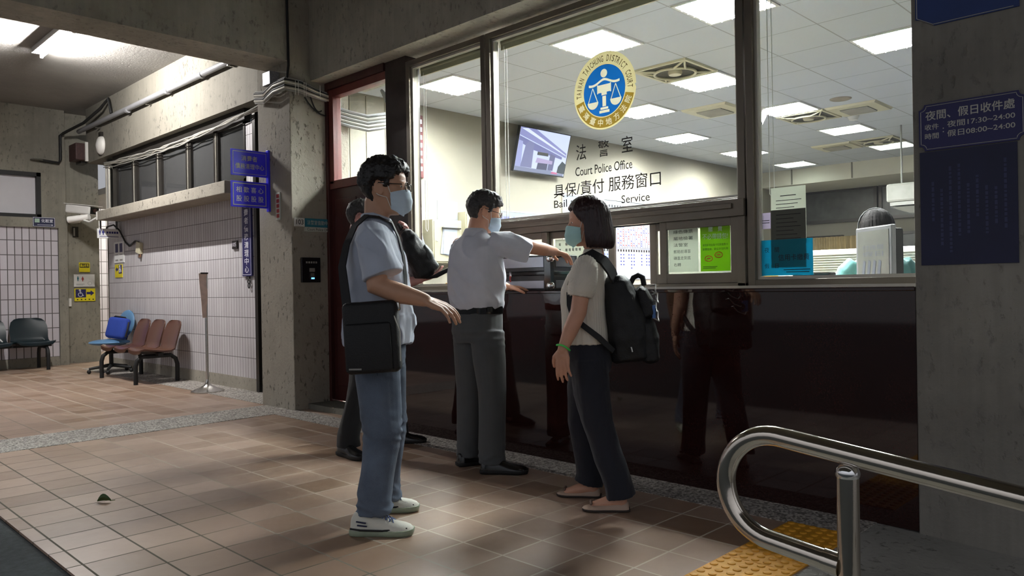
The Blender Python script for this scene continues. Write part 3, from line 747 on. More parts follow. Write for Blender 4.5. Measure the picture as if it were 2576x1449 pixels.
m = MB(); m.text('繳　費', (XW-.0252, 2.30, 1.44), UY, UZ, h=.034, wd=.09).text('不必帶錢包!', (XW-.0252, 2.302, 1.395), UY, UZ, h=.034, wd=.165); m.build('heading', m_wtxt, p_)
m = MB(); m.text('本院新增金融卡扣款繳費卡', (XW-.0252, 2.302, 1.345), UY, UZ, h=.015, wd=.165).text('繳費服務，歡迎多加利用', (XW-.0252, 2.302, 1.32), UY, UZ, h=.015, wd=.165); m.build('lettering', m_ktxt, p_)
m = MB()
for y, z in ((2.345, 1.265), (2.28, 1.285)):
    m.tube([(XW-.0256, y+.025*math.cos(a*PI/8), z+.016*math.sin(a*PI/8)) for a in range(16)], .003, 5, closed=True); m.box(XW-.026, XW-.0245, y-.012, y+.012, z-.004, z+.004)
m.build('badge', pm('orange_print', S(226, 130, 50), .5), p_)
wbars(p_, m_ktxt, [(2.29+.0, 2.385, 1.215, 1.218), (2.30, 2.385, 1.207, 1.21)], XW-.0244, 'small_print')
p_ = wsheet('paper_notice', 'white notice with two printed lines on the sash by the case', 'notice', 3.32, 3.58, 1.23, 1.445, XW+.0145, m_paperw)
wbars(p_, m_ktxt, [(3.545-k*.03-q*.009-.006, 3.545-k*.03-q*.009, 1.40-r*.04-.002*(q == 1), 1.418-r*.04) for r in range(2) for k in range(7) for q in range(2) if k != 1], XW+.0132)
# sheets behind the pane next to the pillar
p_ = wsheet('paper_notice', 'pale printed notice with a heading, hung highest on the pane', 'notice', 1.775, 1.975, 1.35, 1.645, XW+.02, m_paperw)
rows = [(1.83, 1.92, 1.595, 1.60)]
for k in range(9): rows.append((1.80+.02*((k*7) % 3), 1.945, 1.57-k*.02, 1.5735-k*.02))
wbars(p_, m_ktxt, rows, XW+.0188)
p_ = wsheet('grey_notice', 'dark grey notice overlapping the pale one on the same pane', 'notice', 1.772, 1.972, 1.20, 1.52, XW+.008, thin('grey_card', S(120, 122, 112), .35))
wbars(p_, m_ktxt, [(1.80+.02*((k*5) % 3), 1.94, 1.49-k*.022, 1.4935-k*.022) for k in range(8)], XW+.0068)
p_ = wsheet('small_notice', 'small lilac notice at the edge of the pane beside the grey one', 'notice', 1.977, 2.05, 1.42, 1.51, XW+.02, thin('lilac_paper', S(206, 198, 212), .5))
wbars(p_, m_ktxt, [(1.985, 2.03, 1.465, 1.469), (1.985, 2.035, 1.452, 1.456)], XW+.0188)
p_ = wsheet('cyan_notice', 'bright cyan payment notice taped low on the pane', 'notice', 1.735, 2.03, 1.155, 1.355, XW+.0065, m_cyanw)
m = MB(); m.text('夜　間', (XW+.005, 2.01, 1.30), UY, UZ, h=.03, wd=.085, align='l').text('假　日', (XW+.005, 2.01, 1.21), UY, UZ, h=.028, wd=.08, align='l').text('信用卡繳費', (XW+.005, 1.93, 1.255), UY, UZ, h=.036, wd=.175, align='l')
m.build('lettering', m_ktxt, p_)
wbars(p_, m_ktxt, [(1.75, 1.90, 1.185, 1.189), (1.755, 1.885, 1.172, 1.176)], XW+.0053, 'small_print')
# emblem and lettering on the wide pane
EX, EY, EZ = XW+.007, 3.122, 2.413
t = thing('emblem_sticker', 'round court emblem in blue, cream and gold on the wide pane', 'emblem', (EX, EY, EZ-.26))
def disc(name, mat, r, x, a0=0, a1=2*PI, r0=0, n=64):
    m = MB(); out = [(r*math.cos(a0+(a1-a0)*k/n), r*math.sin(a0+(a1-a0)*k/n)) for k in range(n+(0 if a1-a0 > 6.28 else 1))]
    if r0: out += [(r0*math.cos(a1-(a1-a0)*k/n), r0*math.sin(a1-(a1-a0)*k/n)) for k in range(n+1)]
    m.prism(out, (x, EY, EZ), UY, UZ, (1, 0, 0), .0008); return m.build(name, mat, t)
m_cream = thin('cream_vinyl', S(236, 230, 200), .6); m_creams = thin('cream_inlay', S(222, 214, 184), .17); m_eblue = thin('emblem_blue', S(12, 84, 150), .22); m_gold = thin('emblem_gold', S(150, 122, 40), .16)
from mathutils.geometry import delaunay_2d_cdt
def inlay(base, inner, x, nb, mb_, ni, mi):
    # flat vinyl inlay: the base shape with the inner shapes cut out of it, and the inner shapes in their own colour
    vs = []; fs = []
    for pl in [base]+inner:
        if sum(a[0]*b[1]-b[0]*a[1] for a, b in zip(pl, pl[1:]+pl[:1])) < 0: pl = pl[::-1]
        fs.append(list(range(len(vs), len(vs)+len(pl)))); vs += [V(q).to_2d() for q in pl]
    ov, oe, of, _, _, oo = delaunay_2d_cdt(vs, [], fs, 1, 1e-6)
    for nm, mt, pick in ((nb, mb_, lambda s_: 0 in s_ and len(s_) == 1), (ni, mi, lambda s_: len(s_) > 1)):
        m = MB(); q = [m.v(V((x, EY, EZ))+UY*v_[0]+UZ*v_[1]) for v_ in ov]
        for f, s_ in zip(of, oo):
            if pick(s_): m.face([q[i] for i in f])
        for v_ in [v_ for v_ in m.bm.verts if not v_.link_faces]: m.bm.verts.remove(v_)
        m.build(nm, mt, t)
circ = lambda cx, cy, r, n=24, a0=0, a1=2*PI: [(cx+r*math.cos(a0+(a1-a0)*k/n), cy+r*math.sin(a0+(a1-a0)*k/n)) for k in range(n+(0 if a1-a0 > 6.28 else 1))]
def ringpoly(r0, r1, a0, a1, n=48): return circ(0, 0, r1, n, a0, a1)+circ(0, 0, r0, n, a0, a1)[::-1]
GA0, GA1 = PI+.24, 2*PI-.24
disc('rim', m_cream, .258, EX, r0=.247); disc('inner_rim', m_cream, .178, EX, r0=.172)
disc('upper_band', m_cream, .247, EX, -.24, PI+.24, .178, 56)
s_ = 'TAIWAN TAICHUNG DISTRICT COURT'
m = MB(); n = len(s_)
for k, ch in enumerate(s_):
    if ch == ' ': continue
    a = PI+.10-(k+.5)/n*(PI+.20)
    u = UY*math.sin(a)-UZ*math.cos(a); up = UY*math.cos(a)+UZ*math.sin(a)
    m.text(ch, V((EX-.0015, EY, EZ))+up*.2125, u, up, h=.042, wd=.0185 if ch != 'I' else .005, bold=.008)
m.build('latin_lettering', pm('emblem_letter', S(104, 84, 30), .5), t)
tri = []
for k, ch in enumerate('臺灣臺中地方法院'):
    a = PI+.44+k*(PI-.88)/7; vs_, fs_, bb = glyphs(ch, .012)
    rx_, ry_ = math.cos(a), math.sin(a); k_ = .048/(bb[3]-bb[1]); cx, cy = (bb[0]+bb[2])/2, (bb[1]+bb[3])/2
    for f in fs_:
        if len(f) == 3 and abs((vs_[f[1]][0]-vs_[f[0]][0])*(vs_[f[2]][1]-vs_[f[0]][1])-(vs_[f[2]][0]-vs_[f[0]][0])*(vs_[f[1]][1]-vs_[f[0]][1])) < 2e-5: continue
        q = []
        for i in f:
            lx, ly = (vs_[i][0]-cx)*k_, (vs_[i][1]-cy)*k_
            q.append((rx_*.2125+lx*(-ry_)-ly*rx_, ry_*.2125+lx*rx_-ly*ry_))
        tri.append(q)
inlay(ringpoly(.178, .247, GA0, GA1), tri, EX, 'gold_band', m_gold, 'chinese_lettering', m_creams)
polys = [circ(0, .115, .028)]
arm = [(-.128+.256*k/20, .045+.03*math.cos((k-10)/10*PI)*(1-abs(k-10)/14)+.012*abs(k-10)/10) for k in range(21)]
polys.append([(x, y+.008) for x, y in arm]+[(x, y-.008) for x, y in arm[::-1]])
polys += [[(-.05, -.012), (.05, -.012), (.05, .04), (-.05, .04)], [(-.058, -.016), (-.05, -.016), (-.05, .044), (-.058, .044)], [(.05, -.016), (.058, -.016), (.058, .044), (.05, .044)], [(-.022, -.03), (.022, -.03), (.022, -.012), (-.022, -.012)], [(-.015, -.105), (.015, -.105), (.015, -.036), (-.015, -.036)], [(-.032, -.125), (.032, -.125), (.032, -.110), (-.032, -.110)], [(-.042, -.148), (.042, -.148), (.042, -.130), (-.042, -.130)]]
for sg in (-1, 1):
    cx = sg*.095
    polys += [[(cx-.003, .03), (cx-.043, -.068), (cx-.036, -.068), (cx+.003, .03)], [(cx-.003, .03), (cx+.036, -.068), (cx+.043, -.068), (cx+.003, .03)], circ(cx, -.066, .046, 16, PI, 2*PI)]
inlay(circ(0, 0, .172, 64), polys, EX, 'blue_field', m_eblue, 'scales', m_creams)
def letters(name, lab, s_, y_left, y_right, z, h, mat=m_ktxt, bold=0, rows=None):
    m = MB()
    m.text(s_, (XW+.007, (y_left+y_right)/2, z), UY, UZ, h=h, wd=abs(y_left-y_right), bold=bold)
    return tag(m.build(name, mat), lab, 'lettering', 'lettering on the wide pane')
letters('window_lettering', 'three large characters directly under the emblem on the glass', '法　警　室', 3.37, 2.90, 2.03, .108, bold=.002)
letters('window_lettering', 'words Court Police Office on the glass', 'Court Police Office', 3.38, 2.905, 1.90, .060, bold=.002)
letters('window_lettering', 'longest row of characters on the glass, with a slash', '具保/責付 服務窗口', 3.58, 2.69, 1.785, .096, bold=.002)
letters('window_lettering', 'word Bail on the glass', 'Bail', 3.58, 3.46, 1.694, .052, bold=.002)
letters('window_lettering', 'word Custody on the glass, mostly behind the bob-haired woman', 'Custody', 3.41, 3.165, 1.683, .066, bold=.002)
letters('window_lettering', 'word Service on the glass', 'Service', 2.995, 2.775, 1.676, .052, bold=.002)

# ------------------------------------------------------------------ corridor: cables, pipes, alarms
t = thing('conduit_pipe', 'grey conduit pipe running along the beam over the tiled wall', 'pipe', (3.95, 10.4, 3.66))
MB().tube([(3.92, 7.08, 3.67), (3.92, 13.45, 3.70)], .036, 14).build('pipe', m_pipe, t, smooth=True)
for y in (7.15, 8.9, 9.9, 11.3):
    MB().tube([(3.92, y-.03, 3.671), (3.92, y+.03, 3.671)], .041, 14).build('pipe_coupling', m_pipe, t, smooth=True)
for y in (8.2, 10.6, 12.6): MB().box(3.90, 3.978, y-.012, y+.012, 3.625, 3.64).build('clamp', m_steel, t)
t = thing('black_conduit', 'black bent conduit on the far wall and ceiling corner', 'pipe', (3.5, 13.5, 3.2))
MB().tube([(3.39, 13.57, 3.21), (3.66, 13.57, 3.19), (3.68, 13.55, 3.25), (3.68, 13.55, 3.62), (3.72, 13.5, 3.66), (3.86, 13.0, 3.76), (3.88, 12.3, 3.86), (3.93, 12.1, 3.98), (3.95, 12.05, 3.76)], .022, 8).build('pipe', m_cablek, t, smooth=True)
MB().lathe([(.08, -.01), (.09, 0), (.08, .01)], (3.36, 13.59, 3.21)).build('flange', m_concd, t)
t = thing('alarm_bell', 'white round alarm bell on the beam by the far pillar', 'alarm', (3.93, 12.6, 3.3))
m = MB(); m.X = Matrix.Translation((3.975, 12.55, 3.36)) @ Matrix.Rotation(-PI/2, 4, 'Y'); m.lathe([(.14, 0), (.14, .02), (.12, .05), (.05, .075), (0, .08)], (0, 0, 0)); m.build('bell', m_white, t, smooth=True)
MB().box(3.94, 3.98, 12.5, 12.6, 3.5, 3.56).build('bracket', m_alud, t)
t = thing('fire_alarm_box', 'small dark red alarm box with a white edge on the far beam', 'alarm', (3.86, 13.3, 3.2))
MB().box(3.80, 3.95, 13.2, 13.55, 3.22, 3.48).build('case', pm('dark_red_box', S(66, 40, 38), .6, var=.5, vs=30), t, bevel=.01)
MB().box(3.93, 3.97, 13.17, 13.2, 3.2, 3.5).build('front_plate', m_white, t)
MB().box(3.9, 4.0, 13.3, 13.55, 3.18, 3.22).build('bracket', m_alud, t)
def sag(a, b, s_, n=12, jit=0):
    a, b = V(a), V(b)
    return [a.lerp(b, k/n)-V((0, 0, s_*4*(k/n)*(1-k/n)))+V((random.uniform(-jit, jit), random.uniform(-jit, jit), random.uniform(-jit, jit)))*(1 if 0 < k < n else 0) for k in range(n+1)]
bd = thing('cable_bundle', 'bundle of grey cables strung under the beam along the window band', 'cables', (4.0, 9.8, 3.05))
for k in range(5):
    m = MB(); m.tube(sag((4.03-.012*k, 7.06, 3.10+.016*k), (4.03-.004*k, 12.62, 3.07+.02*(k % 3)-.05*(k == 4)), .05+.02*k, 24, .012), .010 if k < 3 else .007, 6)
    m.build('cable', m_cable if k % 2 == 0 else m_alul, bd, smooth=True)
t = thing('cable_riser', 'pale conduits rising at the end of the window band', 'pipe', (4.05, 12.5, 2.33))
for k in range(3): MB().tube([(4.04, 12.46+.055*k, 2.33), (4.04, 12.46+.055*k, 3.1)], .02, 8).build('pipe', m_alul if k != 1 else m_cable, t, smooth=True)
# bundle on the front pillar and junction box
bd = thing('cable_bundle', 'thick bundle of cables wrapped around the concrete pillar', 'cables', (3.7, 6.4, 2.93))
for k in range(7):
    z = 2.93+.018*k; x = 3.62-.006*(k % 3)
    m = MB()
    pts = [(x, 7.02, z+.02), (x-.02, 6.8, z-.02), (x-.03, 6.6, z+.03), (x-.01, 6.43-.006*(k % 3), z+.045), (3.75, 6.405-.008*(k % 2), z+.035), (3.92, 6.405-.008*(k % 2), z+.01-.004*k), (4.10, 6.41, z-.01-.006*k), (4.13, 6.38, z-.02-.006*k)]
    m.tube(pts, .014 if k in (1, 4) else .009, 7)
    m.build('cable', (m_cable, m_alul, m_cablek)[k % 3], bd, smooth=True)
for y0, z0, y1, z1 in ((3.80, 2.93, 4.08, 2.80), (3.86, 2.95, 3.98, 2.83)):
    m = MB(); m.tube(sag((y0, 6.415, z0), (y1, 6.415, z1), .06, 8), .007, 6)
    m.build('cable', m_cablek, bd, smooth=True)
for x in (3.69, 3.72, 3.78, 3.80, 3.95): MB().box(x-.002, x+.002, 6.383, 6.386, 2.93, 3.06).build('cable_tie', m_white, bd)
m = MB().box(3.56, 3.66, 6.62, 6.76, 3.055, 3.18); tag(m.build('junction_box', pm('speckled_steel', S(176, 178, 184), .4, .4, .35, 60), bevel=.004), 'small steel junction box on the pillar above the cables', 'junction box')
m = MB(); m.tube([(3.30, 6.42, 3.98), (3.50, 6.42, 3.93), (3.60, 6.42, 3.88), (3.64, 6.425, 3.8), (3.645, 6.425, 3.2), (3.63, 6.43, 3.08)], .012, 8); tag(m.build('cable', m_cablek, smooth=True), 'black cable running down the pillar from the dark pipe', 'cable')
m = MB(); m.tube([(2.7, 6.40, 4.02), (3.32, 6.40, 3.95)], .035, 12); tag(m.build('conduit_pipe', m_alud, smooth=True), 'dark pipe across the top of the cross beam', 'pipe')
bd = thing('cable_bundle', 'thick grey cables looping behind the glass above the door', 'cables', (4.5, 6.4, 2.7))
for k in range(5):
    m = MB(); z = 2.86-.035*k; m.tube([(4.17, 6.415, z+.02), (4.3, 6.40, z), (4.5, 6.40, z-.01), (4.7, 6.35, z+.04), (4.8, 6.4, z+.2), (4.82, 6.6, 3.2)], .017, 7)
    m.build('cable', m_cable if k % 2 else m_pipe, bd, smooth=True)

# ------------------------------------------------------------------ signs
def signx(name, lab, cat, y0, y1, z0, z1, x, mat, d=.006, bevel=0, group=None):
    o = MB().box(x, x+d, y0, y1, z0, z1).build(name, mat, bevel=bevel); return tag(o, lab, cat, group)
def rim(parent, x, y0, y1, z0, z1, wd, mat, axis='x'):
    m = MB(); e = .001
    for a0, a1, b0, b1 in ((y0, y1, z0, z0+wd), (y0, y1, z1-wd, z1), (y0, y0+wd, z0+wd, z1-wd), (y1-wd, y1, z0+wd, z1-wd)):
        if axis == 'x': m.box(x-e, x, a0, a1, b0, b1)
        else: m.box(a0, a1, x-e, x, b0, b1)
    return m.build('border', mat, parent)
t = thing('hanging_sign', 'upper blue sign with two rows of characters, projecting from the pillar', 'sign', (3.46, 6.85, 2.2), 0, 'blue signs on the pillar bracket')
MB().box(3.275, 3.645, 6.843, 6.857, 2.205, 2.45).build('board', m_blue, t, bevel=.003)
rim(t, 6.843, 3.293, 3.627, 2.222, 2.433, .004, m_gtxt, 'y')
m = MB(); m.text('消費者', (3.455, 6.841, 2.37), UX, UZ, h=.052, wd=.16, bold=.01).text('債務清理中心', (3.46, 6.841, 2.295), UX, UZ, h=.052, wd=.29, bold=.01); m.build('lettering', m_gtxt, t)
t = thing('hanging_sign', 'lower blue sign with repeated characters, projecting from the pillar', 'sign', (3.46, 6.86, 1.92), 0, 'blue signs on the pillar bracket')
MB().box(3.275, 3.645, 6.853, 6.867, 1.91, 2.155).build('board', m_blue, t, bevel=.003)
rim(t, 6.853, 3.293, 3.627, 1.927, 2.138, .008, m_gtxt, 'y')
m = MB()
for k, (a, b_) in enumerate(zip('相歡喜心', '股股股股')):
    m.text(a, (3.352+k*.073, 6.851, 2.075), UX, UZ, h=.055, wd=.055, bold=.012).text(b_, (3.352+k*.073, 6.851, 1.99), UX, UZ, h=.055, wd=.055, bold=.012)
m.build('lettering', m_wtxt, t)
tag(MB().box(3.640, 3.66, 6.83, 6.875, 1.88, 2.47).build('sign_bracket', m_blue, bevel=.002), 'blue vertical bracket holding the two signs on the pillar', 'bracket')
t = thing('vertical_sign', 'tall dark blue sign with white characters on the tiled wall', 'sign', (4.06, 8.13, 1.28))
MB().box(4.055, 4.075, 8.02, 8.245, 1.285, 2.16).build('board', m_navys, t, bevel=.003)
rim(t, 4.055, 8.034, 8.231, 1.30, 2.145, .005, m_wtxt)
m = MB()
for k, ch in enumerate('消費者債務清理中心'): m.text(ch, (4.0535, 8.132, 2.09-k*.091), UY, UZ, h=.075, wd=.10, bold=.012)
m.build('lettering', m_wtxt, t)
m = MB(); m.box(4.06, 4.07, 8.09, 8.16, 1.255, 1.285); m.tube([(4.06, 8.10+.025*math.cos(a*PI/6), 1.225+.025*math.sin(a*PI/6)) for a in range(12)], .006, 5, closed=True); m.tube([(4.06, 8.10+.018*math.cos(a*PI/6), 1.18+.03*math.sin(a*PI/6)) for a in range(12)], .006, 5, closed=True)
m.build('hook', m_black, t)
p_ = signx('number_plate', 'small black plate numbered 105 on the tiled wall', 'sign', 8.375, 8.50, 1.605, 1.70, 4.06, m_alud, .018, .003)
MB().text('105', (4.058, 8.437, 1.655), UY, UZ, h=.045, wd=.085).build('lettering', m_wtxt, p_)
p_ = MB().box(3.682, 3.785, 6.424, 6.44, 1.715, 1.795).build('number_plate', m_white, bevel=.002); tag(p_, 'small white plate numbered 103 on the pillar', 'sign')
MB().text('103', (3.733, 6.4225, 1.756), UX, UZ, h=.046, wd=.075, bold=.008).build('lettering', m_ktxt, p_)
p_ = MB().box(3.79, 4.09, 6.424, 6.44, 1.715, 1.795).build('office_plate', m_teal, bevel=.002); tag(p_, 'teal office name plate beside the white number on the pillar', 'sign')
MB().text('法警室值勤中心', (3.94, 6.4225, 1.756), UX, UZ, h=.042, wd=.26, bold=.006).build('lettering', m_gtxt, p_)
q = MB().box(3.79, 4.09, 6.424, 6.44, 1.672, 1.713).build('name_strip', m_paperg, p_); MB().text('Court Police Office', (3.94, 6.4225, 1.692), UX, UZ, h=.026, wd=.26).build('lettering', m_ktxt, q)
p_ = signx('pillar_notice', 'narrow red and white vertical plate on the shaded pillar face', 'sign', 6.635, 6.715, 1.79, 2.05, 3.65, m_paperg, .01)
m = MB()
for k in range(5): m.box(3.6485, 3.65, 6.65, 6.70, 1.81+k*.047, 1.845+k*.047)
m.build('lettering', m_rtxt, p_)
t = thing('intercom_panel', 'black door intercom with a small screen on the pillar', 'intercom', (3.84, 6.43, 1.19))
MB().box(3.74, 3.94, 6.415, 6.44, 1.19, 1.425).build('panel', m_blk_gloss, t, bevel=.004)
MB().box(3.82, 3.875, 6.409, 6.415, 1.29, 1.325).build('display', m_cable, t)
MB().box(3.815, 3.88, 6.408, 6.4155, 1.225, 1.285).build('keypad', m_black, t)
MB().box(3.835, 3.868, 6.4065, 6.408, 1.222, 1.236).build('indicator', em('blue_indicator', (.1, .35, 1, 1), 2.2), t)
m = MB()
for k in range(5): m.box(3.785+.025*k, 3.802+.025*k, 6.4138, 6.415, 1.37, 1.388)
for k in range(3): m.box(3.83+.014*k, 3.837+.014*k, 6.4072, 6.408, 1.245, 1.278)
m.build('lettering', m_cable, t)
def signy(name, lab, cat, x0, x1, z0, z1, y, mat, d=.012):
    o = MB().box(x0, x1, y-d, y, z0, z1).build(name, mat); return tag(o, lab, cat)
def wheelchair(m, o, u, s_):
    # wheelchair user symbol: head, back, seat, leg, wheel arc
    o, u = V(o), V(u); n_ = u.cross(UZ)
    f = lambda x, z: o+u*(x*s_)+UZ*(z*s_)
    def st(pts, w_): m.tube([f(*p) for p in pts], w_*s_, 6)
    m.tube([f(-.08+.09*math.cos(a*PI/5), .40+.09*math.sin(a*PI/5)) for a in range(10)], .045*s_, 6, closed=True)
    st([(-.06, .28), (-.03, -.02), (.18, -.02), (.27, -.30), (.36, -.27)], .045); st([(-.05, .14), (.14, .14)], .035)
    st([(-.12, .10)]+[(-.02+.25*math.cos(a), -.14+.25*math.sin(a)) for a in [rad(115+k*22) for k in range(11)]], .04)
P13 = 13.79
p_ = signy('accessible_sign', 'yellow wheelchair sign with an arrow on the far pillar', 'sign', 3.91, 4.22, 1.0, 1.205, P13, m_yel)
q = MB().box(3.925, 4.08, P13-.014, P13-.0119, 1.06, 1.195).build('blue_square', m_navys, p_)
m = MB(); wheelchair(m, (4.0, P13-.016, 1.125), UX, .13); m.build('wheelchair_symbol', m_wtxt, q, smooth=True)
m = MB(); m.prism([(0, -.02), (.06, -.02), (.06, -.045), (.115, 0), (.06, .045), (.06, .02), (0, .02)], (4.09, P13-.0125, 1.13), UX, UZ, (0, 1, 0), .0006); m.build('arrow', m_navys, p_)
m = MB()
for k in range(5): m.box(3.945+k*.058, 3.965+k*.058, P13-.0132, P13-.0119, 1.018, 1.036)
m.build('lettering', m_ktxt, p_)
def figure(m, x, y, z, s_, skirt):
    m.ell((x, y, z+.36*s_), (.09*s_, .004, .09*s_), 12, 8)
    m.prism([(-.13*s_, .25*s_), (.13*s_, .25*s_), ((.2 if skirt else .12)*s_, -.12*s_), (.07*s_, -.12*s_), (.07*s_, -.42*s_), (-.07*s_, -.42*s_), (-.07*s_, -.12*s_), ((-.2 if skirt else -.12)*s_, -.12*s_)], (x, y, z), UX, UZ, (0, -1, 0), .001)
p_ = signy('washroom_sign', 'white washroom sign with two small figures on the far pillar', 'sign', 3.905, 4.215, 1.235, 1.437, P13, m_paper)
m = MB(); figure(m, 3.965, P13-.0125, 1.365, .09, False); m.build('man_figure', m_teal, p_)
m = MB(); figure(m, 4.035, P13-.0125, 1.36, .09, True); m.build('woman_figure', m_rtxt, p_)
m = MB(); m.box(3.94, 4.06, P13-.0135, P13-.012, 1.275, 1.281).box(3.94, 4.04, P13-.0135, P13-.012, 1.26, 1.265); m.tube([(4.14+.028*math.cos(a*PI/8), P13-.0125, 1.29+.028*math.sin(a*PI/8)) for a in range(16)], .002, 4, closed=True); m.build('lettering', m_cable, p_)
p_ = signy('caution_plate', 'small yellow and black plate, highest of the pillar plates in yellow', 'sign', 3.985, 4.145, 1.475, 1.63, P13, m_yel)
m = MB()
m.box(3.995, 4.135, P13-.0135, P13-.0118, 1.545, 1.615); m.build('black_band', m_ktxt, p_)
m = MB(); m.text('禁止吸菸', (4.065, P13-.0142, 1.58), UX, UZ, h=.05, wd=.125, bold=.02); m.build('lettering', m_yel, p_)
p_ = signy('wall_switch', 'white switch box low on the edge of the far pillar', 'switch', 3.765, 3.86, .92, 1.05, P13, m_white, .03)
MB().box(3.795, 3.83, P13-.034, P13-.03, .98, 1.02).build('rocker', m_paper, p_)
p_ = signy('extension_plate', 'small dark plate with a pale edge on the far pillar', 'sign', 3.90, 3.985, 2.04, 2.21, P13, m_alud)
MB().box(3.91, 3.935, P13-.0135, P13-.0119, 2.06, 2.19).build('lettering', m_cable, p_)
p_ = signy('makeup_room_sign', 'dark washroom direction sign with an arrow on the far lintel', 'sign', 3.28, 3.585, 2.17, 2.318, 13.545, m_navy)
rim(p_, 13.533, 3.283, 3.582, 2.173, 2.315, .006, m_wtxt, 'y')
m = MB(); m.text('化粧室', (3.475, 13.5315, 2.265), UX, UZ, h=.055, wd=.16, bold=.01).box(3.34, 3.55, 13.531, 13.5328, 2.198, 2.204).prism([(0, -.012), (.025, 0), (0, .012)], (3.535, 13.5315, 2.201), UX, UZ, (0, 1, 0), .0006); m.build('lettering', m_wtxt, p_)
MB().box(3.305, 3.37, 13.531, 13.5328, 2.235, 2.295).build('pictogram', pm('pale_green_print', S(170, 196, 176), .5), p_)
t = thing('hanging_sign', 'small white washroom sign hung under the ledge by the passage', 'sign', (3.93, 12.15, 1.95), 0)
MB().box(3.76, 4.08, 12.14, 12.155, 1.93, 2.07).build('board', m_paper, t)
m = MB(); figure(m, 3.795, 12.1395, 2.015, .09, False); figure(m, 3.84, 12.1395, 2.015, .09, True); m.build('pictogram', m_btxt, t)
m = MB()
for k in range(5): m.box(3.885+k*.034, 3.91+k*.034, 12.1388, 12.14, 2.0, 2.03)
m.box(3.79, 4.05, 12.1388, 12.14, 1.95, 1.958); m.build('lettering', m_btxt, t)
for x in (3.8, 4.02): MB().box(x-.004, x+.004, 12.095, 12.155, 2.065, 2.19).build('hanger', m_black, t)
p_ = signx('sink_poster', 'white notice with two dark pictures on the tiled wall', 'notice', 11.99, 12.4, 1.575, 1.885, 4.07, m_paper, .008)
wbars(p_, m_navys, [(12.05, 12.17, 1.73, 1.86), (12.23, 12.35, 1.73, 1.86)], 4.07, 'picture')
wbars(p_, m_cable, [(12.05, 12.17, 1.69, 1.70), (12.23, 12.35, 1.69, 1.70), (12.05, 12.17, 1.6, 1.625), (12.23, 12.35, 1.6, 1.625)], 4.07)
p_ = signx('accessible_sign', 'yellow wheelchair sign with an arrow on the tiled wall', 'sign', 12.08, 12.38, 1.355, 1.55, 4.07, m_yel, .008)
q = wbars(p_, m_navys, [(12.09, 12.22, 1.41, 1.54)], 4.07, 'blue_square')
m = MB(); wheelchair(m, (4.067, 12.155, 1.475), UY, .12); m.build('wheelchair_symbol', m_wtxt, q, smooth=True)
m = MB(); m.prism([(0, -.018), (-.06, -.018), (-.06, -.04), (-.11, 0), (-.06, .04), (-.06, .018), (0, .018)], (4.0692, 12.24, 1.475), UY, UZ, (1, 0, 0), .0006); m.build('arrow', m_navys, p_)
t = thing('door_chime', 'small cream box on a black cord on the tiled wall', 'chime', (4.06, 11.34, 1.66))
m = MB(); m.X = Matrix.Translation((4.05, 11.34, 1.75)) @ Matrix.Rotation(rad(12), 4, 'X'); m.box(-.02, .03, -.07, .07, -.075, .085); m.build('case', m_beige, t, bevel=.006)
MB().box(4.045, 4.06, 11.29, 11.34, 1.62, 1.68).build('tag', pm('brown_tag', S(120, 84, 60), .6), t)
m = MB(); m.tube([(4.05, 11.34, 1.83), (4.06, 11.5, 1.86), (4.065, 11.75, 1.8), (4.065, 11.9, 1.86), (4.05, 12.1, 2.05), (4.02, 12.25, 2.14), (3.98, 12.4, 2.12), (3.97, 12.45, 2.06)], .013, 6); m.build('cord', m_cablek, t, smooth=True)
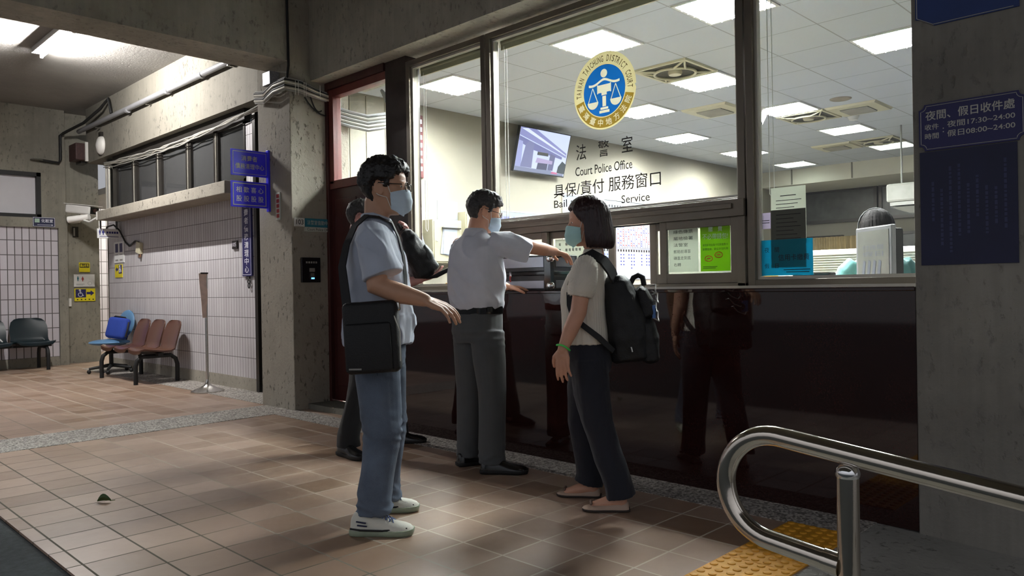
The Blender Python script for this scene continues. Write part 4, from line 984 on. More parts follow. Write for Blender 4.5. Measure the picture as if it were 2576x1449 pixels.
# hours sign and faded sheet on the nearest pillar
def hours():
    t = thing('hours_sign', 'navy opening hours sign with notched corners on the dark pillar', 'sign', (3.685, .88, 1.68))
    y1, y0, z0, z1 = 1.082, .685, 1.682, 1.885; n = .022
    def notch(d):
        a, b, c, e = -(y1-d), -(y0+d), z0+d, z1-d; out = []
        for cx, cz, s0 in ((a, c, 90), (b, c, 180), (b, e, 270), (a, e, 0)):
            for k in range(7): out.append((cx+n*math.cos(rad(s0-k*15)), cz+n*math.sin(rad(s0-k*15))))
        return out
    m = MB(); m.prism([(x, z) for x, z in notch(0)], (3.683, 0, 0), UY, UZ, (1, 0, 0), .007); m.build('board', m_navys, t)
    ol = notch(.008); m = MB(); m.tube([(3.6825, -x, z) for x, z in ol], .0012, 4, closed=True); m.build('border', m_gtxt, t)
    m = MB()
    m.text('夜間、假日收件處', (3.682, 1.055, 1.835), UY, UZ, h=.042, wd=.335, bold=.012, align='l')
    m.text('收件', (3.682, 1.058, 1.785), UY, UZ, h=.026, wd=.055, bold=.008, align='l').text('時間', (3.682, 1.058, 1.745), UY, UZ, h=.026, wd=.055, bold=.008, align='l').text(':', (3.682, .985, 1.765), UY, UZ, h=.02)
    m.text('夜間17:30~24:00', (3.682, .970, 1.787), UY, UZ, h=.028, wd=.25, bold=.008, align='l').text('假日08:00~24:00', (3.682, .970, 1.747), UY, UZ, h=.028, wd=.25, bold=.008, align='l')
    m.build('lettering', m_gtxt, t)
    p_ = MB().box(3.684, 3.69, .715, 1.081, 1.182, 1.678).build('notice_board', m_navy); tag(p_, 'dark blue notice sheet with faint columns under the hours sign', 'notice')
    fm = pm('faint_print', S(62, 66, 104), .6); m = MB(); random.seed(5)
    for k in range(9):
        y = 1.03-k*.034; z = 1.62-random.uniform(0, .12)
        zb = 1.24+random.uniform(0, .2)
        while z > zb:
            l_ = random.uniform(.008, .02); m.box(3.6835, 3.684, y-.005, y+.005, z-l_, z); z -= l_+.006
    m.build('lettering', fm, p_)
    p_ = MB(); p_.prism([(-1.09, 2.42), (-1.09, 2.265), (-1.07, 2.26), (-1.015, 2.225), (-.70, 2.225), (-.70, 2.42)], (3.684, 0, 0), UY, UZ, (1, 0, 0), .006)
    p_ = tag(p_.build('blue_board', pm('deep_blue_board', S(30, 58, 120), .4)), 'blue board cut by the top of the picture on the dark pillar', 'sign')
    m = MB(); m.tube([(3.6835, 1.084, 2.40), (3.6835, 1.084, 2.27), (3.6835, 1.02, 2.231), (3.6835, .72, 2.231)], .0015, 4); m.build('border', m_gtxt, p_)
hours()

# ------------------------------------------------------------------ security cameras on the corridor
t = thing('security_camera', 'white housed security camera on the far pillar', 'camera', (3.85, 13.0, 2.3))
cm = Matrix.Translation((3.86, 13.0, 2.42)) @ Matrix.Rotation(rad(28), 4, 'Z') @ Matrix.Rotation(rad(7), 4, 'X')
m = MB(); m.X = cm; m.box(-.095, .095, -.18, .30, -.075, .06); m.build('housing', m_white, t, bevel=.025)
m = MB(); m.X = cm; m.box(-.105, .105, -.23, .32, .062, .072); m.build('sun_shield', m_white, t, bevel=.004)
m = MB(); m.X = cm; m.box(-.08, .08, -.186, -.178, -.06, .045); m.build('front_glass', m_blk_gloss, t, bevel=.003)
m = MB(); m.X = cm; m.tube([(0, -.187, -.005), (0, -.195, -.005)], .035, 16); m.build('lens', pm('lens_brown', S(60, 40, 36), .15), t)
m = MB(); m.cap_tube([(3.84, 13.08, 2.35), (3.86, 13.3, 2.26), (3.88, 13.79, 2.27)], .022); m.build('bracket', m_white, t, smooth=True)
t = thing('security_camera', 'small white bullet camera at the end of the concrete ledge', 'camera', (3.78, 12.3, 2.2))
m = MB(); m.tube([(3.72, 12.35, 2.25), (3.50, 12.55, 2.21)], [.045, .05], 14); m.build('body', m_white, t, smooth=True)
MB().box(3.745, 3.76, 12.1, 12.14, 2.19, 2.31).build('base_plate', m_white, t)
m = MB(); m.cap_tube([(3.75, 12.14, 2.22), (3.70, 12.28, 2.17), (3.66, 12.38, 2.2)], .015); m.build('arm', m_white, t, smooth=True)
m = MB(); m.tube([(3.50, 12.55, 2.21), (3.495, 12.555, 2.2095)], .04, 14); m.build('lens', m_blk_gloss, t)

# ------------------------------------------------------------------ benches, chair, stand, planter
def shell(mb, W_, col=None):
    # one moulded seat: profile in x (depth, back at +) and z, with rounded corners
    prof = [(-.24, .395, .78), (-.235, .425, .9), (-.20, .435, .97), (-.1, .42, 1), (.02, .405, 1), (.12, .405, .98), (.17, .43, .95), (.195, .48, .93), (.215, .56, .95), (.24, .64, .93), (.265, .71, .85), (.28, .75, .68), (.285, .765, .45)]
    n = 14; rs = []
    th = .018
    for (x, z, k) in prof:
        r = []
        for i in range(n+1):
            q = -1+2*i/n; curve = .02*(1-q*q)*(-1 if z < .45 else .0)+(.02*(q*q) if z >= .45 else 0)*-1
            r.append((x+(curve if z >= .45 else 0), q*W_/2*k, z+(curve if z < .45 else 0)))
        rs.append(r)
    top = rs; bot = [[(x+(th if z > .45 else .004), y, z-(th if z <= .45 else .004)) for x, y, z in r] for r in rs]
    lo = [a+b[::-1] for a, b in zip(top, bot)]
    mb.rings(lo)
def bench(name, lab, x, y, rz, n, pitch, mat, dark_, shift=0):
    t = thing(name, lab, 'bench', (x, y, 0), rz)
    L_ = n*pitch
    for k in range(n):
        m = MB(); m.X = Matrix.Translation((0, (k-(n-1)/2)*pitch, 0)); shell(m, pitch*.97); m.build('seat', mat, t, True, smooth=True)
    MB().box(-.03, .03, -L_/2+.03, L_/2-.03, .335, .375).build('beam', m_black, t, True)
    m = MB()
    for s_ in (-1, 1):
        yy = s_*(L_/2-.14)
        m = MB(); m.tube([(-.26, yy, 0), (-.26, yy, .22), (-.24, yy, .29), (-.18, yy, .335), (.16, yy, .335), (.22, yy, .29), (.24, yy, .22), (.24, yy, 0)], .026, 10); m.build('leg', m_black, t, True, smooth=True)
    return t
bench('waiting_bench', 'brown moulded three-seat bench against the tiled wall', 3.70, 10.42, 0, 3, .50, m_brown, None)
bench('waiting_bench', 'dark green moulded bench at the far wall', 2.62, 13.2, rad(90), 3, .55, m_teald, None)
# task chair with bag
t = thing('task_chair', 'blue swivel chair on castors behind the brown bench', 'chair', (3.76, 11.65, 0), rad(10))
m = MB(); m.ell((-.02, 0, .43), (.27, .25, .045), 24, 10); m.build('seat', m_bluel, t, True, smooth=True)
m = MB(); m.X = Matrix.Translation((.22, 0, .68)) @ Matrix.Rotation(rad(12), 4, 'Y'); m.ell((0, 0, 0), (.04, .22, .2), 24, 12); m.build('backrest', m_bluel, t, True, smooth=True)
MB().cap_tube([(0, 0, .1), (0, 0, .4)], .028).build('post', m_black, t, True, smooth=True)
MB().cap_tube([(.02, 0, .38), (.2, 0, .4), (.24, 0, .55)], .02).build('back_support', m_black, t, True, smooth=True)
for k in range(5):
    a = k*2*PI/5+.3; c_, s_ = math.cos(a), math.sin(a)
    l_ = MB().tube([(0, 0, .11), (.28*c_, .28*s_, .07)], [.026, .018], 8).build('leg', m_black, t, True, smooth=True)
    MB().ell((.28*c_, .28*s_, .03), (.028, .028, .03), 10, 8).build('castor', m_black, l_, True, smooth=True)
t = thing('tote_bag', 'royal blue padded bag standing on the swivel chair', 'bag', (3.78, 11.52, .475))
m = MB(); m.X = Matrix.Translation((3.80, 11.50, .62)) @ Matrix.Rotation(rad(14), 4, 'Y') @ Matrix.Rotation(rad(20), 4, 'Z'); m.box(-.05, .06, -.19, .19, -.14, .16); m.build('body', m_bluebag, t, bevel=.05, seg=4, smooth=True)
m = MB(); m.X = Matrix.Translation((3.80, 11.50, .62)) @ Matrix.Rotation(rad(14), 4, 'Y') @ Matrix.Rotation(rad(20), 4, 'Z'); m.tube([(0, -.195, -.1), (.0, -.2, 0), (.0, -.19, .1), (0, -.1, .17), (0, .1, .17), (0, .19, .1)], .012, 8); m.build('piping', m_black, t, smooth=True)
t = thing('sign_stand', 'steel pole stand with a hanging paper notice by the tiled wall', 'sign stand', (3.735, 8.47, 0))
MB().lathe([(.178, .003), (.178, .012), (.15, .022), (.09, .045), (.04, .075), (.022, .10), (.016, .14)], (3.735, 8.47, 0), 40).build('base', m_steel, t, smooth=True)
MB().tube([(3.735, 8.47, .1), (3.735, 8.47, .83)], .0165, 14).build('pole', m_steel, t, smooth=True)
MB().tube([(3.745, 8.47, .83), (3.75, 8.47, 1.335)], .007, 8).build('upper_rod', m_steel, t, smooth=True)
m = MB(); m.X = Matrix.Translation((3.722, 8.468, 0)) @ Matrix.Rotation(rad(-10), 4, 'Z')
rs = []
for k in range(9):
    z = 1.325-k*.062; w_ = .064-.034*(k/8); b_ = .006*math.sin(k*1.1)
    rs.append([(-w_, -.004+b_, z), (w_*.5, .0+b_, z), (w_*.5, .0015+b_, z), (-w_, -.0025+b_, z)])
m.rings(rs); m.build('paper', pm('pinkish_paper', S(226, 202, 186), .7, var=.2, vs=12), t)
m = MB(); m.X = Matrix.Translation((3.722, 8.468, 0)) @ Matrix.Rotation(rad(-10), 4, 'Z'); m.box(-.045, .035, -.01, .008, 1.318, 1.335); m.build('clip', m_alud, t)
t = thing('planter', 'red planter with a few leaves in the lit passage', 'planter', (4.42, 14.8, 0))
MB().lathe([(.10, .0), (.10, .04), (.05, .1), (.045, .6), (.06, .7), (.12, 1.0), (.15, 1.12), (.13, 1.12)], (4.46, 14.9, 0)).build('pot', pm('red_pot', S(196, 70, 66), .5, var=.25), t, smooth=True)
m = MB()
for a, b_ in ((.3, .16), (1.8, .1), (3.4, .18), (4.8, .12)): m.tube([(4.46, 14.9, 1.1), (4.46+.1*math.cos(a), 14.9+.1*math.sin(a), 1.1+b_), (4.46+.2*math.cos(a), 14.9+.2*math.sin(a), 1.12+b_*1.2)], [.012, .016, .002], 6)
m.build('foliage', pm('dark_leaf', S(40, 60, 44), .5), t, smooth=True)

# ------------------------------------------------------------------ handrail, tactile tiles, leaf
t = thing('handrail', 'stainless tube handrail with a rounded end beside the ramp', 'handrail', (1.86, .7, 0))
xr = 1.86; sl = .118
pts = []
zt = lambda y: .732+sl*(y-.93)
zb = lambda y: .452+sl*(y-.86)
yc = .90; th_ = math.atan(sl); hh = (zt(yc)-zb(yc))/2*math.cos(th_); cc = V((xr, yc, (zt(yc)+zb(yc))/2))
td = V((0, math.cos(th_), math.sin(th_))); nd = V((0, -math.sin(th_), math.cos(th_)))
for s_ in (-2.5, -1.5, -.7, -.3, -.1, -.05): pts.append(cc+nd*hh+td*s_)
for k in range(29): a = k*PI/28; pts.append(cc+nd*hh*math.cos(a)+td*hh*math.sin(a))
for s_ in (-.05, -.1, -.17): pts.append(cc-nd*hh+td*s_)
MB().tube(pts, .0255, 20).build('rail', m_steels, t, smooth=True)
MB().tube([(xr, .715, -.06), (xr, .715, zt(.715)-.055)], .0255, 20).build('post', m_steels, t, smooth=True)
MB().ell((xr, .715, zt(.715)-.045), (.0285, .0285, .024), 20, 12).build('ball_joint', m_chrome, t, smooth=True)
MB().tube([(xr, .775, zb(.775)), (xr, .735, zb(.735))], .028, 20).build('collar', m_steels, t, smooth=True)
MB().tube([(xr, .3, zb(.3)), (xr, -1.6, zb(-1.6))], .0255, 16).build('lower_rail', m_steels, t, smooth=True)
MB().tube([(xr, -1.5, -.3), (xr, -1.5, zt(-1.5)-.02)], .0255, 16).build('post', m_steels, t, smooth=True)
tw = .2985
def tactile(lab, x, src=None):
    if src is not None: return dup(src, (x, 1.447, 0), lab)
    t = thing('tactile_tile', lab, 'tactile tile', (x, 1.447, 0), 0, 'yellow tactile tiles')
    MB().box(-tw/2+.001, tw/2-.001, -tw/2+.001, tw/2-.001, -.005, .006).build('slab', m_tact, t, True, bevel=.002)
    m = MB()
    for i in range(6):
        for j in range(6):
            cx, cy = (i-2.5)*tw/6, (j-2.5)*tw/6
            m.lathe([(.0165, .005), (.0155, .0095), (.011, .0115), (.001, .0118)], (cx, cy, 0), 14)
    m.build('studs', m_tact, t, True, smooth=True)
    return t
G0 = tactile('yellow studded tile farthest under the rail, touching the terrazzo strip', 3.29)
for k, lab in enumerate(('yellow studded tile second from the terrazzo strip', 'yellow studded tile third from the terrazzo strip', 'yellow studded tile fourth from the terrazzo strip', 'yellow studded tile fifth from the terrazzo strip')):
    tactile(lab, 3.29-tw*(k+1), G0)
m = MB(); rs = []
for k in range(7):
    q = k/6; w_ = .030*math.sin(q*PI*.9+.1)+.001; z = .004+.006*math.sin(q*2.2)
    rs.append([(1.365+.05*q, 4.485-.06*q+w_*.6, z+w_*1.1), (1.365+.05*q, 4.485-.06*q, z), (1.365+.05*q-w_*.5, 4.485-.06*q-w_*.7, z+w_*.8), (1.365+.05*q, 4.485-.06*q, z+.002)])
m.rings(rs); m.tube([(1.412, 4.43, .008), (1.43, 4.41, .012)], .0018, 5)
tag(m.build('fallen_leaf', pm('green_leaf', S(58, 84, 26), .6, var=.3), smooth=True), 'single green leaf lying on the floor tiles', 'leaf')
# flight case on the counter
t = thing('flight_case', 'black and silver hard case lying on the counter', 'case', (3.90, 3.60, ZS))
m_case = pm('silver_case', S(160, 164, 174), .38, .5, .08); m_casek = pm('black_case', S(22, 23, 25), .35, var=.2)
x0, x1, y0, y1 = 3.755, 4.03, 3.33, 3.86
MB().box(x0, x1, y0, y1, ZS, 1.195).build('lower_shell', m_casek, t, bevel=.006)
MB().box(x0, x1, y0, y1, 1.215, 1.325).build('upper_shell', m_casek, t, bevel=.006)
MB().box(x0-.006, x1+.006, y0-.006, y1+.006, 1.193, 1.217).build('valance', m_blk_gloss, t, bevel=.003)
for z0, z1 in ((1.105, 1.155), (1.245, 1.312)):
    MB().box(x0-.003, x0+.002, y0+.06, y1-.03, z0, z1).build('front_panel', m_case, t, bevel=.001)
    MB().box(x0+.05, x1-.03, y0-.003, y0+.002, z0, z1).build('side_panel', pm('shaded_case', S(92, 94, 98), .4, .4), t, bevel=.001)  # end panels coloured darker for the shade on this side
for z in (1.12, 1.3):
    for y in (y0+.005, y1-.005):
        MB().ell((x0+.005, y, z), (.028, .028, .028), 16, 10).build('corner_ball', m_chrome, t, smooth=True)
MB().box(x0-.008, x0+.03, y0-.008, y0+.05, ZS, 1.325).build('corner_rail', m_blk_gloss, t, bevel=.004)
h_ = MB(); h_.tube([(3.80, y0-.012, 1.31), (3.80, y0-.045, 1.315), (3.90, y0-.045, 1.315), (3.90, y0-.012, 1.31)], .009, 8); h_.build('handle', m_blk_gloss, t, smooth=True)
MB().box(3.77, 3.82, y0-.02, y0, 1.295, 1.335).build('latch', m_chrome, t, bevel=.004)
MB().box(x0-.008, x0, 3.68, 3.70, 1.185, 1.22).build('latch', m_chrome, t)
MB().tube([(x0-.01, 3.69, 1.19), (x0-.014, 3.688, 1.17), (x0-.012, 3.685, 1.15)], .005, 6).build('tag', m_rtxt, t)

# ------------------------------------------------------------------ people
def solid(mb, name, mat, parent, voxel=.006, smooth=3, disp=None, M=None, local=True, sf=.5):
    # one continuous surface grown from overlapping volumes
    bm = mb.bm; bmesh.ops.recalc_face_normals(bm, faces=bm.faces)
    me = bpy.data.meshes.new('tmp'); bm.to_mesh(me); bm.free()
    o = bpy.data.objects.new('tmp', me); C.objects.link(o)
    r = o.modifiers.new('r', 'REMESH'); r.mode = 'VOXEL'; r.voxel_size = voxel
    if smooth: q = o.modifiers.new('s', 'SMOOTH'); q.iterations = smooth; q.factor = sf
    dg = bpy.context.evaluated_depsgraph_get()
    out = bpy.data.meshes.new_from_object(o.evaluated_get(dg)); out.name = name
    bpy.data.objects.remove(o); bpy.data.meshes.remove(me)
    if disp:
        ns = [v.normal.copy() for v in out.vertices]
        for v, n_ in zip(out.vertices, ns): v.co += n_*disp(v.co, n_)
    out.materials.clear()
    return link(name, out, mat, parent, local, True)
N3 = noise.noise
def folds(a, sx_, sy_, sz_, a2=0, off=0, ridge=True):
    def f(p, n_):
        q = N3(V((p.x*sx_+off, p.y*sy_, p.z*sz_)))
        q = (1-abs(q)*2.2) if ridge else q
        r = a*(q-.5)
        if a2: r += a2*N3(V((p.x*34, p.y*34, p.z*26+off)))
        return r
    return f
# head rings: z, front, back, half width
HR = [(-.122, .066, -.030, .026), (-.112, .084, -.005, .040), (-.098, .090, .020, .050), (-.08, .091, .040, .058), (-.055, .090, .062, .066), (-.03, .091, .084, .071), (-.005, .091, .096, .075), (.02, .095, .102, .078), (.05, .093, .100, .077), (.075, .083, .090, .070), (.095, .066, .072, .057), (.110, .042, .048, .038), (.118, .018, .022, .018)]
def hring(z):
    z = min(max(z, HR[0][0]), HR[-1][0])
    for a, b in zip(HR, HR[1:]):
        if a[0] <= z <= b[0]:
            t = (z-a[0])/(b[0]-a[0]); return [a[i]+(b[i]-a[i])*t for i in (1, 2, 3)]
def hpt(az, z, off=0):
    f_, b_, w_ = hring(z); c_, s_ = math.cos(az), math.sin(az)
    cx = (f_-b_)/2 if False else 0
    rx = f_ if c_ > 0 else b_
    e = .88
    x = math.copysign(abs(c_)**e, c_)*max(rx, .004); y = math.copysign(abs(s_)**e, s_)*w_
    if rx < 0: x = -abs(c_)*.004
    d = V((x, y, 0)); d = d+d.normalized()*off if d.length > 1e-6 else d
    return V((d.x, d.y, z))
def head_mesh(mb, X, sc_=1):
    mb.X = X @ Matrix.Scale(sc_, 4); n = 40
    mb.rings([[hpt(k*2*PI/n, z) for k in range(n)] for z, *_ in HR])
    mb.cap_tube([(.088, 0, .012), (.098, 0, -.012), (.110, 0, -.034)], [.008, .011, .013], 10)   # nose
    for s_ in (-1, 1): mb.ell((.100, s_*.012, -.038), (.010, .009, .008), 8, 6)
    mb.ell((.087, 0, -.066), (.012, .022, .006), 12, 6); mb.ell((.085, 0, -.077), (.012, .019, .007), 12, 6)   # lips
    mb.ell((.080, 0, -.104), (.014, .018, .014), 12, 6)
    mb.ell((.082, 0, .024), (.015, .050, .008), 14, 6)                     # brow
    for s_ in (-1, 1):                                                       # ears
        Y = mb.X; mb.X = Y @ Matrix.Translation((-.008, s_*.079, -.012)) @ Matrix.Rotation(s_*rad(-22), 4, 'Z') @ Matrix.Rotation(rad(-8), 4, 'Y')
        mb.ell((0, 0, 0), (.019, .008, .032), 12, 8); mb.tube([(.018*math.cos(a), s_*.006, .031*math.sin(a)) for a in [rad(-60+k*25) for k in range(12)]], .0045, 6); mb.X = Y
    mb.X = None
def hair_short(X, name, mat, parent, sc_, front=.062, side=.0, back=-.075, th=.016, spike=.006):
    m = MB(); m.X = X @ Matrix.Scale(sc_, 4); n = 60; rs = []
    zs = [-.11+.0092*k for k in range(24)]+[.109, .114, .118]
    for z in zs:
        r = []
        for k in range(n):
            az = k*2*PI/n; a = abs((az+PI) % (2*PI)-PI)
            if a < rad(48): hl = front+.008*math.cos(a*3)
            elif a < rad(72): hl = front+(side+.02-front)*(a-rad(48))/rad(24)
            elif a < rad(84): hl = side-.004
            elif a < rad(106): hl = side+.028
            elif a < rad(125): hl = side+.02+(back-side-.02)*(a-rad(106))/rad(19)
            else: hl = back
            t = min(max((z-hl)/.012, 0), 1)
            up = min(max((z+.05)/.12, 0), 1)
            off = -.012+t*(.012+th*(.42+.58*up)+(.004 if a < rad(60) else 0))
            p = hpt(az, z, off); 
            if z > .06 and t > 0: p.z += th*((z-.06)/.058)
            r.append(p)
        rs.append(r)
    m.rings(rs); m.X = None
    Xi = (X @ Matrix.Scale(sc_, 4)).inverted()
    def f(p, n_):
        q = Xi @ p
        return spike*(.9*max(0, N3(V((q.x*60, q.y*60, q.z*40))))+.6*abs(N3(q*130))-.1)*(1 if q.z > .0 else .35)
    o = solid(m, name, mat, parent, .0045, 1, f); return o
def bob(X, mat, parent, sc_):
    m = MB(); m.X = X @ Matrix.Scale(sc_, 4); n = 60; rs = []
    for z in [-.03+.0074*k for k in range(19)]+[.109, .114, .118]:
        r = []
        for k in range(n):
            az = k*2*PI/n; a = abs((az+PI) % (2*PI)-PI)
            hl = .055 if a < rad(35) else (.055-.085*(a-rad(35))/rad(45) if a < rad(80) else -.2)
            t = min(max((z-hl)/.02, 0), 1); p = hpt(az, z, -.012+t*(.034 if a > rad(75) else .026))
            if z > .06 and t > 0: p.z += .022*((z-.06)/.058)
            r.append(p)
        rs.append(r)
    m.rings(rs)
    rs = []
    for z, ro, ri in ((.05, .118, .07), (.01, .124, .075), (-.03, .128, .078), (-.07, .130, .080), (-.105, .128, .082), (-.128, .120, .084), (-.138, .108, .09)):
        out = []; inn = []
        for k in range(31):
            az = rad(72)+(2*PI-rad(144))*k/30
            wz = .86+.1*abs(math.cos(az))
            out.append((ro*math.cos(az)*.98-.008, ro*math.sin(az)*.80, z+.010*math.cos(az))); inn.append((ri*math.cos(az)-.005, ri*math.sin(az)*.80, z+.010*math.cos(az)))
        rs.append(out+inn[::-1])
    m.rings(rs); m.X = None
    Xi = (X @ Matrix.Scale(sc_, 4)).inverted()
    def f(p, n_):
        q = Xi @ p; a = math.atan2(q.y, q.x)
        return .0045*N3(V((a*22, q.z*5, q.length*14)))+.002*N3(V((a*60, q.z*9, 0)))
    return solid(m, 'hair', mat, parent, .005, 3, f)
def mask(X, mat, parent, sc_, ztop=-.008):
    m = MB(); m.X = X @ Matrix.Scale(sc_, 4); nu, nv = 22, 14; G = {}
    def pt(u, v_, o_):
        az = rad(66)*u; e = 1-abs(u)
        zt = ztop-.020*abs(u)**1.5; zb = -.128+.028*abs(u)**1.6
        z = zt+(zb-zt)*v_
        bulge = .030*max(0, math.cos(az*1.25))**1.3*math.sin(PI*min(max(.12+.80*v_, 0), 1))**.8
        pleat = .0016*math.sin(v_*PI*6)
        p = hpt(az, max(z, -.118), .007+bulge+pleat+o_)
        return V((p.x, p.y, z))
    A = [[m.v(pt(-1+2*i/nu, j/nv, 0)) for i in range(nu+1)] for j in range(nv+1)]
    B = [[m.v(pt(-1+2*i/nu, j/nv, -.003)) for i in range(nu+1)] for j in range(nv+1)]
    for j in range(nv):
        for i in range(nu):
            m.face((A[j][i], A[j][i+1], A[j+1][i+1], A[j+1][i])); m.face((B[j][i], B[j+1][i], B[j+1][i+1], B[j][i+1]))
    for j in range(nv):
        m.face((A[j][0], A[j+1][0], B[j+1][0], B[j][0])); m.face((A[j][nu], B[j][nu], B[j+1][nu], A[j+1][nu]))
    for i in range(nu):
        m.face((A[0][i], B[0][i], B[0][i+1], A[0][i+1])); m.face((A[nv][i], A[nv][i+1], B[nv][i+1], B[nv][i]))
    o = m.build('face_mask', mat, parent, True, True)
    m = MB(); m.X = X @ Matrix.Scale(sc_, 4)
    for s_ in (-1, 1):
        a, b = pt(s_, .03, 0), pt(s_, .97, 0); y = s_*.085
        m.tube([a, V((.035, s_*.080, .002)), V((-.004, y, .016)), V((-.018, y, .008))], .0017, 6)
        m.tube([b, V((.030, s_*.076, -.05)), V((-.006, y, -.040)), V((-.018, y, -.03)), V((-.022, y, -.01)), V((-.018, y, .008))], .0017, 6)
    m.build('ear_loop', m_white, o, True, True)
    return o
def eyes(X, parent, sc_):
    for s_ in (-1, 1):
        m = MB(); m.X = X @ Matrix.Scale(sc_, 4); m.ell((.0775, s_*.031, .004), (.009, .012, .006), 10, 8); e_ = m.build('eye', m_white, parent, True, True)
        m = MB(); m.X = X @ Matrix.Scale(sc_, 4); m.ell((.0855, s_*.031, .004), (.002, .0055, .0052), 10, 6); m.build('iris', m_black, e_, True, True)
def glasses(X, mat, parent, sc_):
    m = MB(); m.X = X @ Matrix.Scale(sc_, 4)
    for s_ in (-1, 1):
        m.tube([(.112-.10*abs(s_*(.034+.026*math.cos(a)))**1.3, s_*(.034+.026*math.cos(a)), .002+.019*math.sin(a)) for a in [k*PI/10 for k in range(20)]], .0022, 6, closed=True)
        m.tube([(.096, s_*.062, .010), (.05, s_*.080, .010), (-.005, s_*.086, .014), (-.03, s_*.084, 0)], .0022, 6)
    m.tube([(.110, -.010, .008), (.114, 0, .010), (.110, .010, .008)], .0022, 6)
    o = m.build('glasses', mat, parent, True, True)
    m = MB(); m.X = X @ Matrix.Scale(sc_, 4)
    for s_ in (-1, 1): m.face([m.v((.1115-.10*abs(s_*(.034+.024*math.cos(a)))**1.3, s_*(.034+.024*math.cos(a)), .002+.0175*math.sin(a))) for a in [k*PI/10 for k in range(20)]])
    m.build('lens', glassmat('spectacle_lens', (.96, .98, .98, 1), 1.0) if 'spectacle_lens' not in MATS else MATS['spectacle_lens'], o, True)
    return o
def hand(mb, w_, d, n_, side, curl=.5, k=1.0, spread=.06):
    # w_ wrist, d hand direction, n_ direction out of the back of the hand, side: thumb on +/- (d x n_)
    d = V(d).normalized(); n_ = V(n_); n_ = (n_-d*n_.dot(d)).normalized(); s_ = d.cross(n_)*side; w_ = V(w_)
    L_ = [(.032, .088, (.040, .024, .019), .0088), (.011, .093, (.043, .027, .020), .0092), (-.011, .089, (.040, .026, .019), .0088), (-.031, .080, (.032, .020, .017), .0078)]
    for i, (q, ml, segs, r) in enumerate(L_):
        kn = w_+d*(ml*k)+s_*(q*k)
        mb.cap_tube([w_+s_*(q*.45*k)+d*.004*k, w_+d*(ml*.55*k)+s_*(q*.85*k)-n_*.002, kn], [.0155*k, .0145*k, .0105*k], 10)
        a = curl*(.55+.12*i); p = kn; dd = d+s_*(spread*(1.5-i))
        dd.normalize(); pts = [p]; rr = [r*k*1.1]
        for j, l_ in enumerate(segs):
            dd = (dd*math.cos(a)-n_*math.sin(a)).normalized()
            nn = None; p = p+dd*(l_*k); pts.append(p); rr.append(r*k*(1-.08*j))
            n_l = n_; a = curl*(.75 if j == 0 else .5)
            # rotate the bending frame with the finger
            n_ = (n_l*1.0)
            n2 = (n_l-dd*n_l.dot(dd))
            n_ = n_l
        n_ = (n_-d*n_.dot(d)).normalized()
        mb.cap_tube(pts, rr, 10)
    mb.ell(w_+d*(.035*k)-n_*.006, (.026*k, .026*k, .018*k), 12, 8)
    t0 = w_+d*(.018*k)+s_*(.024*k)-n_*.004; t1 = t0+(d*.6+s_*.75-n_*.25).normalized()*(.042*k); t2 = t1+(d*.9+s_*.3-n_*.35).normalized()*(.032*k); t3 = t2+(d*.95+s_*.05-n_*.35).normalized()*(.026*k)
    mb.cap_tube([t0, t1, t2, t3], [.0165*k, .0125*k, .0108*k, .0092*k], 10)
def xs(z, cx, cy, rx, ry, n=28, e=.85, rot=0):
    r = []
    for k in range(n):
        a = k*2*PI/n; c_, s_ = math.cos(a), math.sin(a)
        x = math.copysign(abs(c_)**e, c_)*rx; y = math.copysign(abs(s_)**e, s_)*ry
        if rot: x, y = x*math.cos(rot)-y*math.sin(rot), x*math.sin(rot)+y*math.cos(rot)
        r.append((cx+x, cy+y, z))
    return r
def torso(mb, rows): mb.rings([xs(*r) for r in rows])
def shoe(parent, name, tx, ty, hd, L_, mat, solemat, W_=.046, H_=.085, sole=.026, z0=0, lace=None):
    # toe points along hd (radians, parent frame); tx,ty = heel point
    X = Matrix.Translation((tx, ty, z0)) @ Matrix.Rotation(hd, 4, 'Z')
    prof = [(0, .62, .72), (.04, .80, .95), (.12, .88, 1), (.25, .86, 1.0), (.36, .84, .95), (.48, .88, .78), (.60, .98, .62), (.74, 1.05, .52), (.86, .98, .44), (.94, .78, .34), (.99, .45, .2)]
    rs = []
    for t_, w_, h_ in prof:
        r = []
        for k in range(20):
            a = -PI*.08+k*(PI*1.16)/19
            r.append((t_*L_, W_*w_*math.cos(a), sole*.6+max(0, H_*h_*math.sin(a)) if 0 < k < 19 else sole*.5))
        rs.append(r)
    m = MB(); m.X = X; m.rings(rs)
    o = m.build(name, mat, parent, True, True)
    m = MB(); m.X = X; pl = []
    for t_, w_, h_ in prof: pl.append((t_*L_*1.03-.006, W_*w_*1.08))
    poly = pl+[(x, -y) for x, y in pl[::-1]]
    def lift(x, z): return z+.012*max(0, x/L_-.75)**2*16*.25+.006*max(0, .12-x/L_)
    m.rings([[(x*.97+.004, y*.86, lift(x, .0)) for x, y in poly], [(x*.99, y*.97, lift(x, sole*.2)) for x, y in poly], [(x*1.0, y*1.03, lift(x, sole*.6)) for x, y in poly], [(x, y, lift(x, sole)) for x, y in poly]])
    so = m.build('sole', solemat, o, True, True)
    if lace:
        m = MB(); m.X = X
        for k in range(5):
            t_ = .40+.055*k; h_ = H_*(.97-.085*k)+sole*.6+.004
            for sg in (-1, 1): m.tube([(t_*L_, -.024*sg, h_-.010), (t_*L_+.008, 0, h_+.002), (t_*L_+.02, .024*sg, h_-.016)], .0028, 6)
        m.tube([(.36*L_, .0, H_+sole*.6+.004), (.34*L_, .035, H_*.9), (.40*L_, .045, H_*.75)], .0025, 6)
        m.build('laces', lace, o, True, True)
    return o
sk = lambda n, c: pm(n, c, .5, var=.06, vs=14, bump=.06, bs=220)
